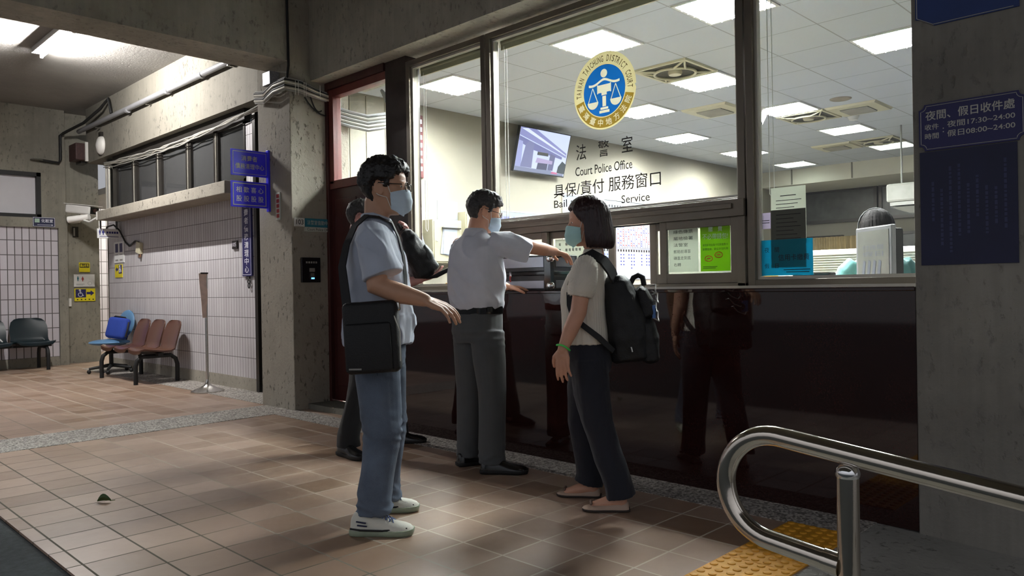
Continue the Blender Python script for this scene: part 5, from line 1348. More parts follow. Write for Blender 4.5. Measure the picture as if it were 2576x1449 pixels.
m_skin1 = sk('skin_tan', S(196, 150, 122)); m_skin2 = sk('skin_warm', S(206, 152, 124)); m_skin3 = sk('skin_pale', S(204, 152, 126)); m_skin4 = sk('skin_pink', S(204, 150, 140))
m_hair = pm('black_hair', S(30, 27, 26), .45, var=.4, vs=60, bump=.25, bs=220, scale=(1, 1, .4)); m_hairg = pm('greying_hair', S(58, 55, 54), .5, var=.5, vs=70, bump=.3, bs=200); m_hairr = pm('reddish_black_hair', S(46, 26, 28), .38, var=.35, vs=50, bump=.25, bs=240, scale=(1, 1, .2))
cl = lambda n, c, **k: pm(n, c, .85, var=.07, vs=9, bump=.12, bs=420, sheen=.15, **k)
m_sh1 = cl('pale_blue_shirt', S(184, 192, 208)); m_sh2 = cl('lilac_white_shirt', S(210, 212, 222)); m_sh3 = cl('cream_knit', S(222, 214, 200)); m_sh4 = cl('pinkish_white_shirt', S(210, 196, 204)); m_sh5 = cl('teal_shirt', S(104, 164, 162))
def denim():
    m, nt, b = nodes('denim'); tcn = nt.nodes.new('ShaderNodeTexCoord').outputs['Object']
    fd = ramp(nt, noi(nt, tcn, 6, 5), .35, .75)
    c = mixc(nt, fd, S(48, 60, 76), S(86, 101, 120)); c = mixc(nt, mth(nt, 'MULTIPLY', noi(nt, tcn, 500, 2), .35), c, S(150, 160, 176))
    nt.links.new(c, b.inputs['Base Color']); b.inputs['Roughness'].default_value = .9; bumpn(nt, b, noi(nt, tcn, 300, 2), .3, .002); return m
m_denim = denim(); m_tr2 = cl('charcoal_trousers', S(76, 78, 80)); m_tr3 = cl('black_navy_trousers', S(24, 26, 38)); m_tr4 = cl('black_trousers', S(20, 20, 23))
m_maskb = pm('pale_blue_mask', S(198, 216, 230), .8, var=.04, bump=.1, bs=300); m_maskg = pm('mint_mask', S(186, 228, 226), .8, var=.04, bump=.1, bs=300)
m_nylon = pm('black_nylon', S(17, 17, 19), .6, var=.25, vs=14, bump=.25, bs=160); m_strap = pm('black_strap', S(22, 22, 25), .7, var=.15, bump=.2, bs=300)
m_leather = pm('black_leather', S(15, 15, 16), .22, var=.2)
def HX(x, y, z, yaw=0, pitch=0, roll=0): return Matrix.Translation((x, y, z)) @ Matrix.Rotation(yaw, 4, 'Z') @ Matrix.Rotation(pitch, 4, 'Y') @ Matrix.Rotation(roll, 4, 'X')
def collar(parent, mat, x, y, z, rx, ry, h, lean=.0, under=None):
    m = MB(); rs = []
    for dz, k in ((0, 1.1), (h*.55, 1.0), (h, .98), (h*.9, 1.08), (h*.35, 1.2), (-.012, 1.34)):
        rs.append([(x+rx*k*math.cos(a)+lean*dz, y+ry*k*math.sin(a), z+dz-.022*max(0, math.cos(a))) for a in [q*2*PI/28 for q in range(28)]])
    m.rings(rs, False); return m.build('collar', mat, parent, True, True)

# --- man in the pale blue shirt
def man_shoulder_bag():
    t = thing('person', 'man in pale blue shirt and jeans with a black shoulder bag, arm held out', 'person', (2.2, 3.02, 0), rad(-45.5))
    X = HX(.012, 0, 1.603, rad(-6), rad(2)); s_ = 1.06
    b = MB(); head_mesh(b, X, s_)
    b.cap_tube([(-.028, 0, 1.54), (-.03, 0, 1.46), (-.035, 0, 1.38)], [.058, .060, .07], 20)
    torso(b, [(.85, -.04, 0, .10, .14), (1.0, -.04, 0, .12, .15), (1.2, -.04, 0, .10, .16), (1.36, -.04, 0, .07, .15), (1.42, -.035, 0, .05, .08)])
    ra = [(-.015, -.175, 1.37), (-.002, -.225, 1.26), (.01, -.238, 1.135), (.11, -.255, 1.098), (.225, -.268, 1.066)]
    b.cap_tube(ra, [.042, .055, .053, .047, .031], 18)
    hand(b, ra[-1], (.93, -.02, -.36), (.3, -.35, .88), -1, .50, 1.06)
    la = [(-.02, .175, 1.37), (-.03, .235, 1.24), (-.045, .255, 1.11), (-.04, .255, .98), (-.03, .25, .87)]
    b.cap_tube(la, [.05, .05, .044, .04, .027], 16); hand(b, la[-1], (.05, 0, -1), (.2, .9, .1), 1, .5)
    for sg, kn, an in ((-1, (.012, -.12, .45), (-.03, -.16, .10)), (1, (.0, .12, .42), (-.04, .165, .08))):
        b.cap_tube([(-.03, sg*.09, .88), kn, an, (an[0], an[1], .05)], [.075, .05, .036, .034], 14)
    body = solid(b, 'body', m_skin1, t, .0052, 2)
    hair_short(X, 'hair', m_hair, t, s_, front=.058, side=-.005, back=-.085, th=.024, spike=.012)
    eyes(X, t, s_); glasses(X, pm('dark_frame', S(26, 22, 22), .3), t, s_); mask(X, m_maskb, t, s_)
    m = MB()
    torso(m, [(.855, -.030, 0, .158, .178), (.90, -.030, 0, .165, .184), (.98, -.026, 0, .170, .188), (1.08, -.028, 0, .158, .186), (1.18, -.030, 0, .146, .188), (1.28, -.032, 0, .134, .192), (1.35, -.034, 0, .112, .186), (1.40, -.034, 0, .085, .150), (1.435, -.032, 0, .070, .095), (1.455, -.030, 0, .062, .068)])
    for p_, rr in (([(-.025, -.15, 1.385), (-.015, -.19, 1.345), (.01, -.225, 1.26), (.035, -.236, 1.178)], [.070, .080, .086, .092]), ([(-.025, .15, 1.385), (-.02, .19, 1.345), (-.03, .235, 1.26), (-.03, .25, 1.17)], [.060, .074, .078, .082])): m.tube(p_, rr, 20)
    def f(p, n_):
        q = .011*max(0, 1-abs(N3(V((p.x*9+p.z*5, p.y*7, p.z*6))))*3)**1.5+.005*N3(V((p.x*16, p.y*16, p.z*4)))
        w_ = .7+.6*(p.z < 1.0); return q*w_-.003
    shirt = solid(m, 'shirt', m_sh1, t, .006, 5, f)
    collar(shirt, m_sh1, -.028, 0, 1.435, .066, .068, .045, -.1)
    m = MB()
    torso(m, [(.76, -.035, 0, .125, .165), (.84, -.035, 0, .130, .170), (.90, -.035, 0, .126, .165)])
    for sg, kn, an in ((-1, (.004, -.118, .45), (-.035, -.158, .115)), (1, (-.004, .112, .43), (-.045, .158, .09))):
        m.tube([(-.032, sg*.085, .86), (-.018, sg*.095, .68), kn, (kn[0]*.3+an[0]*.7, kn[1]*.3+an[1]*.7, .25), (an[0], an[1], an[2]+.05), (an[0]+.004, an[1], an[2]-.025)], [.112, .104, .087, .079, .080, .083], 22)
    def g(p, n_):
        k_ = max(0, 1-abs(p.z-.1)/.1)+max(0, 1-abs(p.z-.46)/.12)*.7+max(0, 1-abs(p.z-.78)/.1)*.5
        return .007*N3(V((p.x*14, p.y*14, p.z*5)))+.013*k_*(.6-abs(N3(V((p.x*10, p.y*10, p.z*24+p.x*12))))*2)
    jeans = solid(m, 'jeans', m_denim, t, .006, 4, g)
    m = MB()
    for z0, z1 in ((.80, .16),):
        m.tube([(-.02+.02*math.sin(q*.9), -.196+.02*(q/9)-(.0 if q < 3 else .0), z0+(z1-z0)*q/9) for q in range(10)], .0018, 5)
    m.build('seam', pm('denim_seam', S(60, 72, 90), .9), jeans, True)
    wm = pm('offwhite_knit_shoe', S(214, 212, 200), .75, var=.08, bump=.2, bs=300); gm = pm('sage_sole', S(150, 162, 140), .6, var=.3)
    for hx, hy, hd in ((-.135, -.182, rad(-3)), (-.155, .172, rad(2))):
        so = shoe(t, 'shoe', hx, hy, hd, .285, wm, gm, .048, .088, .027, 0, pm('blue_lace', S(96, 112, 150), .7))
        m = MB(); Y = Matrix.Translation((hx, hy, 0)) @ Matrix.Rotation(hd, 4, 'Z'); m.X = Y
        m.tube([(.0, -.035, .036), (.05, -.047, .033), (.15, -.047, .030), (.26, -.03, .036)], .0045, 6); m.build('dark_stripe', m_black, so, True, True)
        m = MB(); m.X = Y; m.tube([(.03, -.0405, .070), (.075, -.0445, .064)], .0035, 6); m.tube([(.035, -.043, .054), (.08, -.046, .050)], .0035, 6); m.build('emblem_mark', m_navy, so, True, True)
    # watch-free wrist; the bag is a thing of its own
    t2 = thing('shoulder_bag', 'black upright shoulder bag hanging at the hip of the man in jeans', 'bag', (2.2, 3.02, .72), rad(-45.5))
    def LB(): q = MB(); q.X = Matrix.Translation((0, 0, -.72)); return q
    m = LB(); m.X = Matrix.Translation((-.012, -.262, .90-.72)) @ Matrix.Rotation(rad(-3), 4, 'Y'); m.box(-.122, .122, -.05, .05, -.155, .165); m.build('body', m_nylon, t2, True, True, .026, 4)
    m = LB(); m.X = Matrix.Translation((-.012, -.316, .87-.72)) @ Matrix.Rotation(rad(-3), 4, 'Y'); m.box(-.112, .095, -.012, .008, -.115, .10); m.build('front_pocket', m_nylon, t2, True, True, .012, 3)
    m = LB(); m.tube([(.092, -.305, 1.0), (.118, -.31, .93), (.118, -.31, .8)], .003, 6); m.build('zip', m_alul, t2, True, True)
    m = LB(); m.cap_tube([(.105, -.275, 1.055), (.108, -.275, 1.03)], .010, 8); m.build('buckle', m_steel, t2, True, True)
    m = LB(); m.box(-.105, -.05, -.331, -.3275, .765, .772); m.build('metal_label', m_cable, t2, True)
    m = LB(); pts = [(-.118, -.25, 1.02), (-.135, -.215, 1.12), (-.150, -.188, 1.22), (-.135, -.155, 1.32), (-.105, -.12, 1.405), (-.06, -.085, 1.452), (-.01, -.07, 1.448)]
    pts2 = [(.04, -.04, 1.425), (.075, -.035, 1.36), (.098, -.045, 1.27), (.110, -.075, 1.18), (.118, -.12, 1.11), (.115, -.19, 1.07), (.105, -.262, 1.055)]
    allp = [V(p) for p in pts+pts2]; rs = []
    for i, p in enumerate(allp):
        d = (allp[min(i+1, len(allp)-1)]-allp[max(i-1, 0)]).normalized(); c0 = V((-.01, 0, p.z-.15)); nr = (p-c0); nr = (nr-d*nr.dot(d)).normalized(); w_ = d.cross(nr)*(.022 if i < 8 else .009); p = p+nr*(.012 if i < 8 else .005); th = nr*.003
        rs.append([p-w_-th, p+w_-th, p+w_+th, p-w_+th])
    m.rings(rs); m.build('strap', m_strap, t2, True, True)
man_shoulder_bag()

# --- man at the counter
def man_counter():
    t = thing('person', 'man in white shirt and charcoal trousers reaching over the counter to the case', 'person', (3.26, 3.5, 0), rad(-8))
    R_ = Matrix.Rotation(rad(8), 4, 'Z')
    def q(x, y, z): v_ = R_ @ V((x, y, z)); return (v_.x, v_.y, v_.z)
    X = HX(*q(.035, -.03, 1.585), rad(-26), rad(14)); s_ = .98
    b = MB(); head_mesh(b, X, s_)
    b.cap_tube([q(.0, -.02, 1.53), q(-.012, -.012, 1.46), q(-.02, 0, 1.38)], [.056, .058, .07], 20)
    torso(b, [(.9, .0, 0, .10, .14), (1.1, -.01, 0, .11, .15), (1.3, -.01, 0, .10, .16), (1.42, -.01, 0, .06, .1)])
    ra = [q(.01, -.18, 1.40), q(.08, -.25, 1.385), q(.175, -.305, 1.358), q(.27, -.32, 1.345), q(.36, -.326, 1.335)]
    b.cap_tube(ra, [.052, .050, .044, .040, .028], 18); hand(b, ra[-1], q(.97, -.1, -.22), q(.2, -.1, .95), -1, .5, 1.0)
    la = [q(.02, .18, 1.39), q(.08, .19, 1.26), q(.12, .17, 1.15), q(.24, .12, 1.13), q(.34, .08, 1.12)]
    b.cap_tube(la, [.05, .05, .044, .04, .027], 16); hand(b, la[-1], q(.95, -.2, -.1), q(0, 0, 1), 1, .4)
    for kn, an, hp in ((q(-.015, -.14, .48), q(-.04, -.152, .09), q(.0, -.07, .88)), (q(.012, .09, .47), q(.005, .105, .08), q(.0, .07, .88))):
        b.cap_tube([hp, kn, an, (an[0], an[1], .05)], [.06, .05, .036, .034], 14)
    solid(b, 'body', m_skin2, t, .0052, 2)
    hair_short(X, 'hair', m_hairg, t, s_, front=.050, side=.0, back=-.085, th=.022, spike=.010)
    eyes(X, t, s_); glasses(X, pm('brown_frame', S(60, 40, 34), .3), t, s_); mask(X, m_maskb, t, s_, ztop=-.012)
    m = MB()
    def row(z, x, y, rx, ry): return xs(z, *q(x, y, z)[:2], rx, ry, rot=rad(8))
    m.rings([row(*r) for r in ((.985, .0, .0, .130, .165), (1.03, -.005, 0, .145, .180), (1.09, -.008, 0, .150, .190), (1.17, -.012, -.008, .148, .196), (1.27, -.016, -.004, .138, .198), (1.36, -.014, 0, .116, .192), (1.41, -.014, 0, .088, .15), (1.445, -.012, -.002, .07, .095), (1.468, -.010, -.004, .06, .066))])
    m.tube([q(-.005, -.14, 1.395), q(.03, -.195, 1.38), q(.09, -.25, 1.36), q(.155, -.298, 1.332)], [.066, .080, .080, .077], 20)
    m.tube([q(-.005, .14, 1.39), q(.04, .185, 1.34), q(.09, .185, 1.25), q(.12, .18, 1.17)], [.06, .072, .076, .078], 20)
    def f(p, n_):
        lo = max(0, 1-abs(p.z-1.07)/.14)
        return .009*max(0, 1-abs(N3(V((p.x*7+p.z*5, p.y*7-p.z*4, p.z*5))))*3)**1.5+.007*lo*N3(V((p.x*10, p.y*10, p.z*6)))-.003
    shirt = solid(m, 'shirt', m_sh2, t, .006, 4, f)
    x_, y_, _z = q(-.012, -.002, 0); collar(shirt, m_sh2, x_, y_, 1.445, .064, .066, .04, .15)
    m = MB(); m.rings([row(.955, .0, 0, .128, .168), row(1.0, .0, 0, .130, .170)]); bl = m.build('belt', m_leather, t, True, True)
    bx = q(-.06, -.17, .98); MB().cbox((bx[0], bx[1], .985), .03, .012, .03).build('buckle', m_black, bl, True)
    m = MB()
    m.rings([row(*r) for r in ((.78, -.005, -.004, .118, .162), (.85, -.012, 0, .130, .170), (.92, -.006, 0, .128, .168), (.985, 0, 0, .124, .164))])
    for sg, kn, an, hp in ((-1, q(-.02, -.135, .49), q(-.045, -.152, .12), q(-.004, -.085, .84)), (1, q(.008, .088, .48), q(.0, .104, .12), q(-.004, .078, .84))):
        m.tube([hp, ((hp[0]+kn[0])/2, (hp[1]+kn[1])/2, .66), kn, ((kn[0]+an[0])/2, (kn[1]+an[1])/2, .30), an, (an[0], an[1], .055)], [.105, .100, .088, .082, .080, .082], 22)
    def g(p, n_):
        k_ = max(0, 1-abs(p.z-.1)/.1)+max(0, 1-abs(p.z-.80)/.12)*.8
        return .0045*N3(V((p.x*13, p.y*13, p.z*3.5)))+.007*k_*(.6-abs(N3(V((p.x*9, p.y*9, p.z*20))))*2)
    solid(m, 'trousers', m_tr2, t, .006, 4, g)
    shoe(t, 'shoe', *q(-.11, -.125, 0)[:2], rad(-44), .285, m_leather, m_black, .046, .08, .024)
    shoe(t, 'shoe', *q(-.085, .115, 0)[:2], rad(-10), .275, m_leather, m_black, .046, .08, .024)
man_counter()

# --- woman with backpack
def woman():
    HD = rad(125)
    t = thing('person', 'bob-haired woman in cream knit top and dark trousers wearing a backpack', 'person', (3.1, 2.46, 0), HD)
    X = HX(.022, 0, 1.442, rad(8), rad(4)); s_ = .97
    b = MB(); head_mesh(b, X, s_)
    b.cap_tube([(-.006, 0, 1.38), (-.008, 0, 1.31), (-.006, 0, 1.24)], [.047, .048, .06], 20)
    torso(b, [(.75, .03, 0, .09, .13), (.95, .03, 0, .09, .12), (1.1, .03, 0, .09, .13), (1.22, .01, 0, .06, .13), (1.27, .0, 0, .05, .07)])
    la = [(.03, .15, 1.225), (.04, .188, 1.12), (.060, .207, .99), (.100, .225, .90), (.138, .238, .81)]
    b.cap_tube(la, [.034, .042, .041, .038, .025], 18); hand(b, la[-1], (.02, .0, -1), (.35, .93, .0), 1, .34, .92)
    rar = [(.02, -.15, 1.225), (.02, -.19, 1.1), (.03, -.20, .98), (.07, -.20, .88), (.11, -.2, .8)]
    b.cap_tube(rar, [.042, .042, .038, .035, .024], 16); hand(b, rar[-1], (.1, 0, -1), (.3, -.9, 0), -1, .4, .92)
    for kn, an, hp in (((-.02, .10, .42), (-.118, .118, .10), (.03, .08, .76)), ((.075, -.085, .40), (.035, -.118, .10), (.03, -.08, .76))):
        b.cap_tube([hp, kn, an, (an[0]-.01, an[1], .045)], [.08, .048, .033, .032], 14)
        b.cap_tube([(an[0]-.005, an[1], .05), (an[0]+.06, an[1]+.004, .042), (an[0]+.125, an[1]+.008, .026)], [.031, .030, .020], 12)
    solid(b, 'body', m_skin3, t, .005, 2)
    bob(X, m_hairr, t, s_); eyes(X, t, s_); mask(X, m_maskg, t, s_)
    m = MB()
    torso(m, [(.825, .040, 0, .122, .166), (.90, .042, 0, .122, .162), (.98, .046, 0, .118, .158), (1.04, .050, 0, .118, .158), (1.10, .044, 0, .116, .160), (1.17, .030, 0, .100, .160), (1.225, .016, 0, .078, .150), (1.26, .006, 0, .060, .100), (1.285, -.002, 0, .052, .060), (1.305, -.004, 0, .049, .053)])
    for sg in (1, -1): m.tube([(.02, sg*.135, 1.228), (.026, sg*.162, 1.20), (.036, sg*.182, 1.14), (.046, sg*.190, 1.088), (.05, sg*.192, 1.065)], [.056, .065, .070, .066, .058], 20)
    def f(p, n_):
        a = math.atan2(p.y, p.x-.03); rib = .0012*math.sin(a*70) if abs(p.y) < .15 else .0014*math.sin(math.atan2(p.z-1.12, p.x-.035)*60)
        return rib+.006*(.45-abs(N3(V((p.x*8, p.y*8, p.z*5+p.x*6)))))+.004*N3(V((p.x*13, p.y*13, p.z*5)))
    solid(m, 'knit_top', m_sh3, t, .0045, 3, f)
    m = MB()
    torso(m, [(.68, .028, 0, .11, .155), (.75, .026, 0, .122, .168), (.82, .032, 0, .116, .160), (.86, .036, 0, .106, .148)])
    for sg, kn, an, hp in ((1, (-.018, .102, .43), (-.118, .118, .13), (.024, .08, .74)), (-1, (.072, -.085, .41), (.036, -.118, .12), (.030, -.08, .74))):
        m.tube([hp, ((hp[0]+kn[0])/2+.008, (hp[1]+kn[1])/2, .58), kn, ((kn[0]+an[0])/2, (kn[1]+an[1])/2, .27), an, (an[0]-.012*sg, an[1], .072)], [.100, .092, .076, .072, .074, .078], 22)
    solid(m, 'trousers', m_tr3, t, .006, 4, folds(.005, 10, 10, 4, .0015))
    mb_ = pm('beige_flat', S(176, 150, 132), .6, var=.1); ms = pm('dark_flat_sole', S(52, 42, 38), .6)
    for ax, ay, hd in ((-.165, .115, rad(4)), (-.012, -.118, rad(-2))):
        so = shoe(t, 'flat_shoe', ax, ay, hd, .232, mb_, ms, .041, .046, .012)
        m = MB(); m.X = Matrix.Translation((ax, ay, 0)) @ Matrix.Rotation(hd, 4, 'Z')
        for s2 in (-1, 1): m.ell((.185, s2*.017, .040), (.008, .017, .009), 10, 8)
        m.ell((.187, 0, .042), (.007, .006, .007), 8, 6); m.build('bow', pm('brown_bow', S(110, 88, 76), .6), so, True, True)
    m = MB(); c_ = V((.133, .236, .822)); d_ = (V(la[-1])-V(la[-2])).normalized(); u_ = d_.orthogonal().normalized(); w_ = d_.cross(u_)
    m.tube([c_+(u_*math.cos(a)+w_*math.sin(a))*.034+d_*.004*math.sin(a*2) for a in [k*PI/12 for k in range(24)]], .0048, 8, closed=True)
    m.build('bracelet', pm('green_band', S(80, 214, 96), .4), t, True, True)
    # backpack
    t2 = thing('backpack', 'bulky black backpack with loops and cords on the back of the woman', 'backpack', (3.1, 2.46, .70), HD)
    def LB(x=0, y=0, z=0, ry=0): q = MB(); q.X = Matrix.Translation((x, y, z-.70)) @ Matrix.Rotation(rad(ry), 4, 'Y'); return q
    def crum(a, off):
        return lambda p, n_: a*N3(V((p.x*11+off, p.y*11, p.z*9)))+a*.7*N3(V((p.x*28, p.y*28, p.z*22+off)))
    m = LB(-.158, -.02, .945, 8)
    m.rings([xs(z, x, 0, rx, ry, 28, .6) for z, x, rx, ry in ((-.215, .0, .075, .12), (-.20, -.005, .10, .145), (-.10, -.01, .112, .155), (.02, -.006, .104, .155), (.12, .004, .088, .148), (.19, .012, .07, .130), (.222, .016, .045, .10), (.232, .018, .015, .05))])
    pk = solid(m, 'main_compartment', m_nylon, t2, .006, 3, crum(.006, 0))
    m = LB(-.272, -.02, .845, 6); m.rings([xs(z, 0, 0, rx, ry, 24, .6) for z, rx, ry in ((-.12, .03, .10), (-.105, .05, .125), (0, .058, .13), (.08, .045, .122), (.105, .02, .10))])
    solid(m, 'front_pocket', m_nylon, t2, .006, 3, crum(.006, 4))
    m = LB(-.258, -.02, 1.03, 14); m.rings([xs(z, 0, 0, rx, ry, 24, .6) for z, rx, ry in ((-.085, .03, .09), (-.07, .045, .11), (0, .045, .11), (.06, .03, .10), (.08, .012, .08))])
    solid(m, 'upper_pocket', m_nylon, t2, .006, 3, crum(.006, 9))
    m = LB(-.150, -.02, 1.145); m.tube([(-.04, -.03, -.02), (-.055, -.03, .01), (-.08, -.028, .022), (-.102, -.02, .010), (-.108, -.01, -.03)], .014, 10); m.build('grab_handle', m_strap, t2, True, True)
    for k in range(4):
        m = LB(-.300-.008*(k % 2), -.05+.02*k, 1.09-.045*k); m.tube([(.01, -.06, .02), (-.018, -.03, .028), (-.016, 0, -.004), (-.02, .04, -.02), (.006, .07, -.004)], .0035, 6); m.build('cord', m_cable, t2, True, True)
    for z in (1.085, 1.05, .80):
        m = LB(-.312 if z > .9 else -.19, .03 if z > .9 else .135, z); m.tube([(0, 0, .012), (-.006, .004, -.012)], .004, 6); m.build('zip_puller', m_steel, t2, True, True)
    m = LB(-.30, .06, .985); m.box(-.012, .004, -.02, .02, -.035, .03); m.build('blue_tag', pm('blue_tag', S(70, 110, 170), .5), t2, True)
    for sg in (1, -1):
        pts = [V(p) for p in ((-.105, sg*.075, 1.13), (-.085, sg*.085, 1.185), (-.05, sg*.095, 1.238), (-.005, sg*.105, 1.268), (.035, sg*.112, 1.245), (.065, sg*.120, 1.19), (.092, sg*.126, 1.10), (.10, sg*.138, 1.02), (.085, sg*.150, .96), (.04, sg*.160, .92), (-.03, sg*.156, .86), (-.10, sg*.13, .79))]
        m = LB(); rs = []
        for i, p in enumerate(pts):
            d = (pts[min(i+1, 11)]-pts[max(i-1, 0)]).normalized(); nr = p-V((.02, 0, min(p.z-.03, 1.17))); nr = (nr-d*nr.dot(d)).normalized(); wd = d.cross(nr)*(.030 if i < 7 else .014); p = p+nr*(.010 if 2 < i < 7 else .014 if i < 11 else .004); th = nr*.006
            rs.append([p-wd-th, p-wd*.5-th*1.2, p+wd*.5-th*1.2, p+wd-th, p+wd+th, p-wd+th])
        m.rings(rs); m.build('shoulder_strap', m_strap, t2, True, True)
woman()

# --- man behind, holding a backpack
def man_behind():
    HD = rad(-30)
    t = thing('person', 'grey-haired man in black trousers half hidden behind the man in jeans', 'person', (3.17, 4.45, 0), HD)
    X = HX(-.085, .0, 1.612, rad(-10), rad(8)); s_ = 1.0
    b = MB(); head_mesh(b, X, s_)
    b.cap_tube([(-.115, 0, 1.55), (-.12, 0, 1.47), (-.12, 0, 1.39)], [.056, .058, .07], 18)
    torso(b, [(.9, -.06, 0, .10, .14), (1.1, -.09, 0, .11, .15), (1.3, -.11, 0, .10, .16), (1.42, -.12, 0, .06, .1)])
    ra = [(-.10, -.19, 1.38), (-.05, -.25, 1.26), (.02, -.29, 1.14), (.14, -.34, 1.15), (.255, -.372, 1.175)]
    b.cap_tube(ra, [.05, .05, .044, .04, .027], 16); hand(b, ra[-1], (.9, -.1, .25), (.2, -.3, -.9), -1, .45)
    la = [(-.09, .19, 1.38), (.0, .17, 1.30), (.10, .08, 1.27), (.15, -.08, 1.36), (.175, -.195, 1.455)]
    b.cap_tube(la, [.05, .05, .044, .038, .027], 16); hand(b, la[-1], (.15, -.5, .6), (.85, .2, .1), -1, .85)
    for kn, an, hp in (((-.12, -.12, .47), (-.21, -.15, .09), (-.05, -.09, .9)), ((.10, .12, .47), (.165, .155, .08), (-.04, .09, .9))):
        b.cap_tube([hp, kn, an, (an[0], an[1], .05)], [.075, .05, .036, .034], 12)
    solid(b, 'body', m_skin4, t, .0055, 2)
    hair_short(X, 'hair', m_hairg, t, s_, th=.016, spike=.008); eyes(X, t, s_)
    m = MB()
    torso(m, [(.93, -.055, 0, .125, .165), (1.0, -.07, 0, .14, .178), (1.1, -.09, 0, .142, .182), (1.22, -.105, 0, .135, .188), (1.34, -.115, 0, .112, .186), (1.40, -.118, 0, .085, .15), (1.445, -.118, 0, .066, .085)])
    m.tube([(-.11, -.15, 1.385), (-.09, -.2, 1.34), (-.05, -.25, 1.25), (-.02, -.27, 1.18)], [.062, .074, .078, .080], 18)
    m.tube([(-.10, .15, 1.385), (-.06, .19, 1.34), (.0, .18, 1.29), (.05, .14, 1.275)], [.062, .074, .076, .078], 18)
    sh = solid(m, 'shirt', m_sh4, t, .007, 4, folds(.008, 8, 8, 6, .002))
    collar(sh, m_sh4, -.118, 0, 1.43, .064, .066, .04)
    m = MB()
    torso(m, [(.78, -.05, 0, .118, .162), (.86, -.055, 0, .13, .17), (.95, -.055, 0, .122, .163)])
    for kn, an, hp in (((-.12, -.118, .48), (-.212, -.15, .13), (-.06, -.085, .84)), ((.085, .118, .48), (.155, .152, .12), (-.035, .085, .84))):
        m.tube([hp, ((hp[0]+kn[0])/2, (hp[1]+kn[1])/2, .66), kn, ((kn[0]+an[0])/2, (kn[1]+an[1])/2, .30), an, (an[0], an[1], .06)], [.105, .098, .083, .076, .076, .08], 20)
    solid(m, 'trousers', m_tr4, t, .007, 4, folds(.005, 10, 10, 4, .0015))
    shoe(t, 'shoe', -.265, -.105, rad(-62), .29, m_leather, m_black, .048, .085, .026)
    shoe(t, 'shoe', .085, .16, rad(-14), .28, m_leather, m_black, .046, .08, .024)
    t2 = thing('backpack', 'slack black and grey backpack held up by the half-hidden man', 'backpack', (3.17, 4.45, 1.17), HD)
    def LB(x=0, y=0, z=0, ry=0, rz=0): q = MB(); q.X = Matrix.Translation((x, y, z-1.17)) @ Matrix.Rotation(rad(rz), 4, 'Z') @ Matrix.Rotation(rad(ry), 4, 'Y'); return q
    cr = lambda p, n_: .010*N3(V((p.x*12, p.y*12, p.z*10)))+.006*N3(V((p.x*30, p.y*30, p.z*25)))
    m = LB(.225, -.335, 1.36, -26, 0); m.rings([xs(z, x, 0, rx, ry, 24, .65) for z, x, rx, ry in ((-.19, .01, .05, .09), (-.16, 0, .085, .125), (-.04, 0, .088, .13), (.08, 0, .07, .115), (.14, 0, .045, .09), (.165, 0, .015, .04))])
    solid(m, 'main_compartment', m_nylon, t2, .006, 3, cr)
    m = LB(.305, -.36, 1.34, -26, 0); m.rings([xs(z, 0, 0, rx, ry, 20, .65) for z, rx, ry in ((-.12, .015, .07), (-.10, .035, .095), (0, .036, .10), (.07, .02, .08))])
    solid(m, 'front_pocket', pm('grey_nylon', S(74, 78, 78), .55, var=.4, vs=20, bump=.3, bs=120), t2, .006, 3, cr)
    m = LB(); m.tube([(.15, -.30, 1.50), (.135, -.26, 1.545), (.17, -.20, 1.53), (.21, -.25, 1.48)], .012, 8); m.build('grab_handle', m_strap, t2, True, True)
    m = LB(); m.tube([(.27, -.39, 1.19), (.36, -.41, 1.20), (.43, -.43, 1.235), (.45, -.44, 1.25)], [.014, .016, .014, .008], 8); m.build('shoulder_strap', m_strap, t2, True, True)
    m = LB(); m.tube([(.345, -.40, 1.30), (.35, -.40, 1.25)], .004, 6); m.build('buckle', m_steel, t2, True, True)
man_behind()

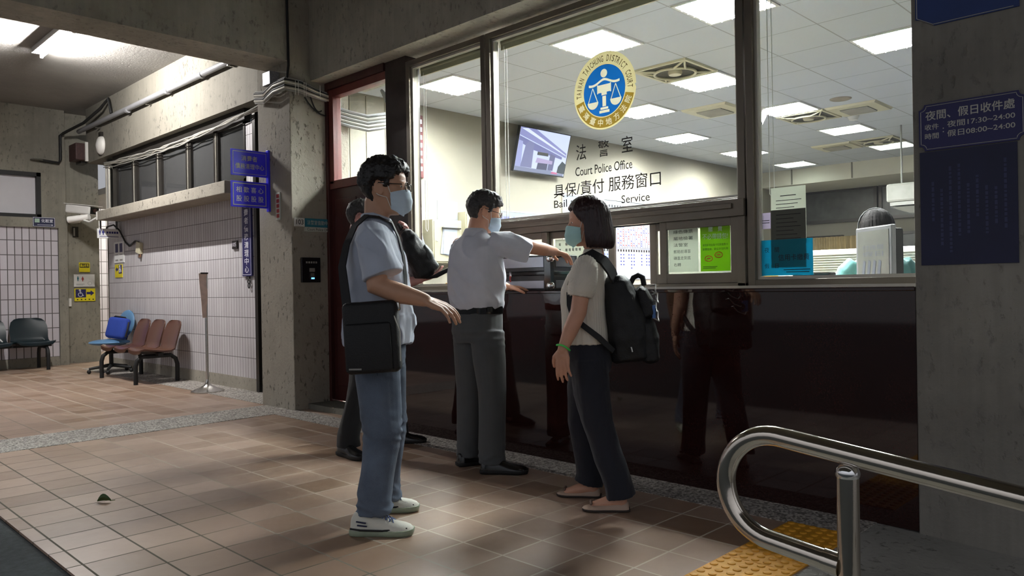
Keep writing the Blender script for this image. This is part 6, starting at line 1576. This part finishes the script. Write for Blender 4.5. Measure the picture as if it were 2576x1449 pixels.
# --- clerk seated inside the office
def clerk():
    t = thing('person', 'dark-haired clerk in a teal shirt seated behind the silver screen', 'person', (5.55, 1.91, 0), rad(40))
    U = .10
    X = HX(0, 0, 1.465, rad(-8), rad(6)); s_ = 1.02
    b = MB(); head_mesh(b, X, s_)
    b.cap_tube([(-.03, 0, 1.40), (-.03, 0, 1.34), (-.03, 0, 1.28)], [.05, .052, .06], 16)
    torso(b, [(.7, -.05, 0, .12, .16), (1.0, -.05, 0, .10, .14), (1.22, -.04, 0, .08, .15), (1.29, -.03, 0, .05, .07)])
    for sg in (-1, 1):
        a = [(-.03, sg*.16, 1.20), (.0, sg*.22, 1.08), (.04, sg*.22, 1.0), (.12, sg*.12, .96), (.16, sg*.03, .94)]
        b.cap_tube(a, [.036, .045, .04, .035, .025], 14); hand(b, a[-1], (.6, -sg*.6, -.3), (0, 0, 1), sg, .4, .92)
        b.cap_tube([(-.04, sg*.1, .66), (.34, sg*.12, .63), (.36, sg*.12, .20)], [.09, .06, .04], 12)
    solid(b, 'body', m_skin3, t, .0065, 2)
    h_ = bob(X, pm('soft_black_hair', S(22, 17, 17), .75, spec=.2, var=.3), t, s_); eyes(X, t, s_)
    m = MB(); m.cap_tube([(-.11, .03, 1.38), (-.13, .07, 1.29), (-.125, .10, 1.20)], [.03, .028, .012], 10)
    m.build('ponytail', pm('brown_hair', S(92, 62, 48), .5, var=.3), h_, True, True)
    m = MB()
    torso(m, [(.64, -.05, 0, .15, .20), (.82, -.055, 0, .145, .195), (1.0, -.05, 0, .135, .19), (1.14, -.045, 0, .125, .195), (1.22, -.04, 0, .105, .19), (1.275, -.035, 0, .08, .14), (1.315, -.03, 0, .055, .065)])
    for sg in (-1, 1): m.tube([(-.035, sg*.15, 1.235), (-.02, sg*.20, 1.18), (0, sg*.228, 1.07)], [.066, .072, .074], 16)
    sh = solid(m, 'shirt', m_sh5, t, .008, 3, folds(.006, 9, 9, 6))
    m = MB(); m.tube([(-.195, .10, 1.08), (-.165, .11, 1.2), (-.09, .09, 1.285), (.0, .07, 1.29)], .006, 6); m.build('lanyard', m_black, sh, True, True)
    m = MB(); m.X = X; m.tube([(0, -.118*math.sin(a), .02+.135*math.cos(a)) for a in [rad(-95+k*19) for k in range(11)]], .006, 6); m.ell((.0, .12, -.01), (.025, .012, .03), 12, 8); m.ell((.0, -.12, -.01), (.025, .012, .03), 12, 8); m.build('headset', m_black, t, True, True)
    m = MB(); torso(m, [(.575, -.04, 0, .15, .19), (.69, -.04, 0, .14, .18)])
    for sg in (-1, 1): m.tube([(-.02, sg*.1, .65), (.34, sg*.12, .63), (.36, sg*.12, .42), (.36, sg*.12, .19)], [.10, .08, .07, .06], 14)
    solid(m, 'trousers', m_tr4, t, .009, 3)
    for sg in (-1, 1): shoe(t, 'shoe', .30, sg*.12, 0, .25, m_leather, m_black, z0=.12)
    t = thing('office_chair', 'black office chair under the seated clerk', 'chair', (5.55, 1.91, 0), rad(40))
    m = MB(); m.box(-.25, .22, -.23, .23, .50, .56); m.build('seat', m_black, t, True, True, .03, 3)
    m = MB(); m.box(-.29, -.235, -.2, .2, .68, 1.05); m.build('backrest', m_black, t, True, True, .025, 3)
    MB().box(-.27, -.23, -.03, .03, .52, .72).build('back_support', m_black, t, True)
    MB().cap_tube([(0, 0, .06), (0, 0, .51)], .03).build('post', m_black, t, True, True)
    MB().box(.28, .58, -.2, .2, 0, .12).build('footrest', m_black, t, True)
    for k in range(5): a = k*2*PI/5; MB().cap_tube([(0, 0, .08), (.27*math.cos(a), .27*math.sin(a), .035)], [.025, .03]).build('leg', m_black, t, True, True)
clerk()
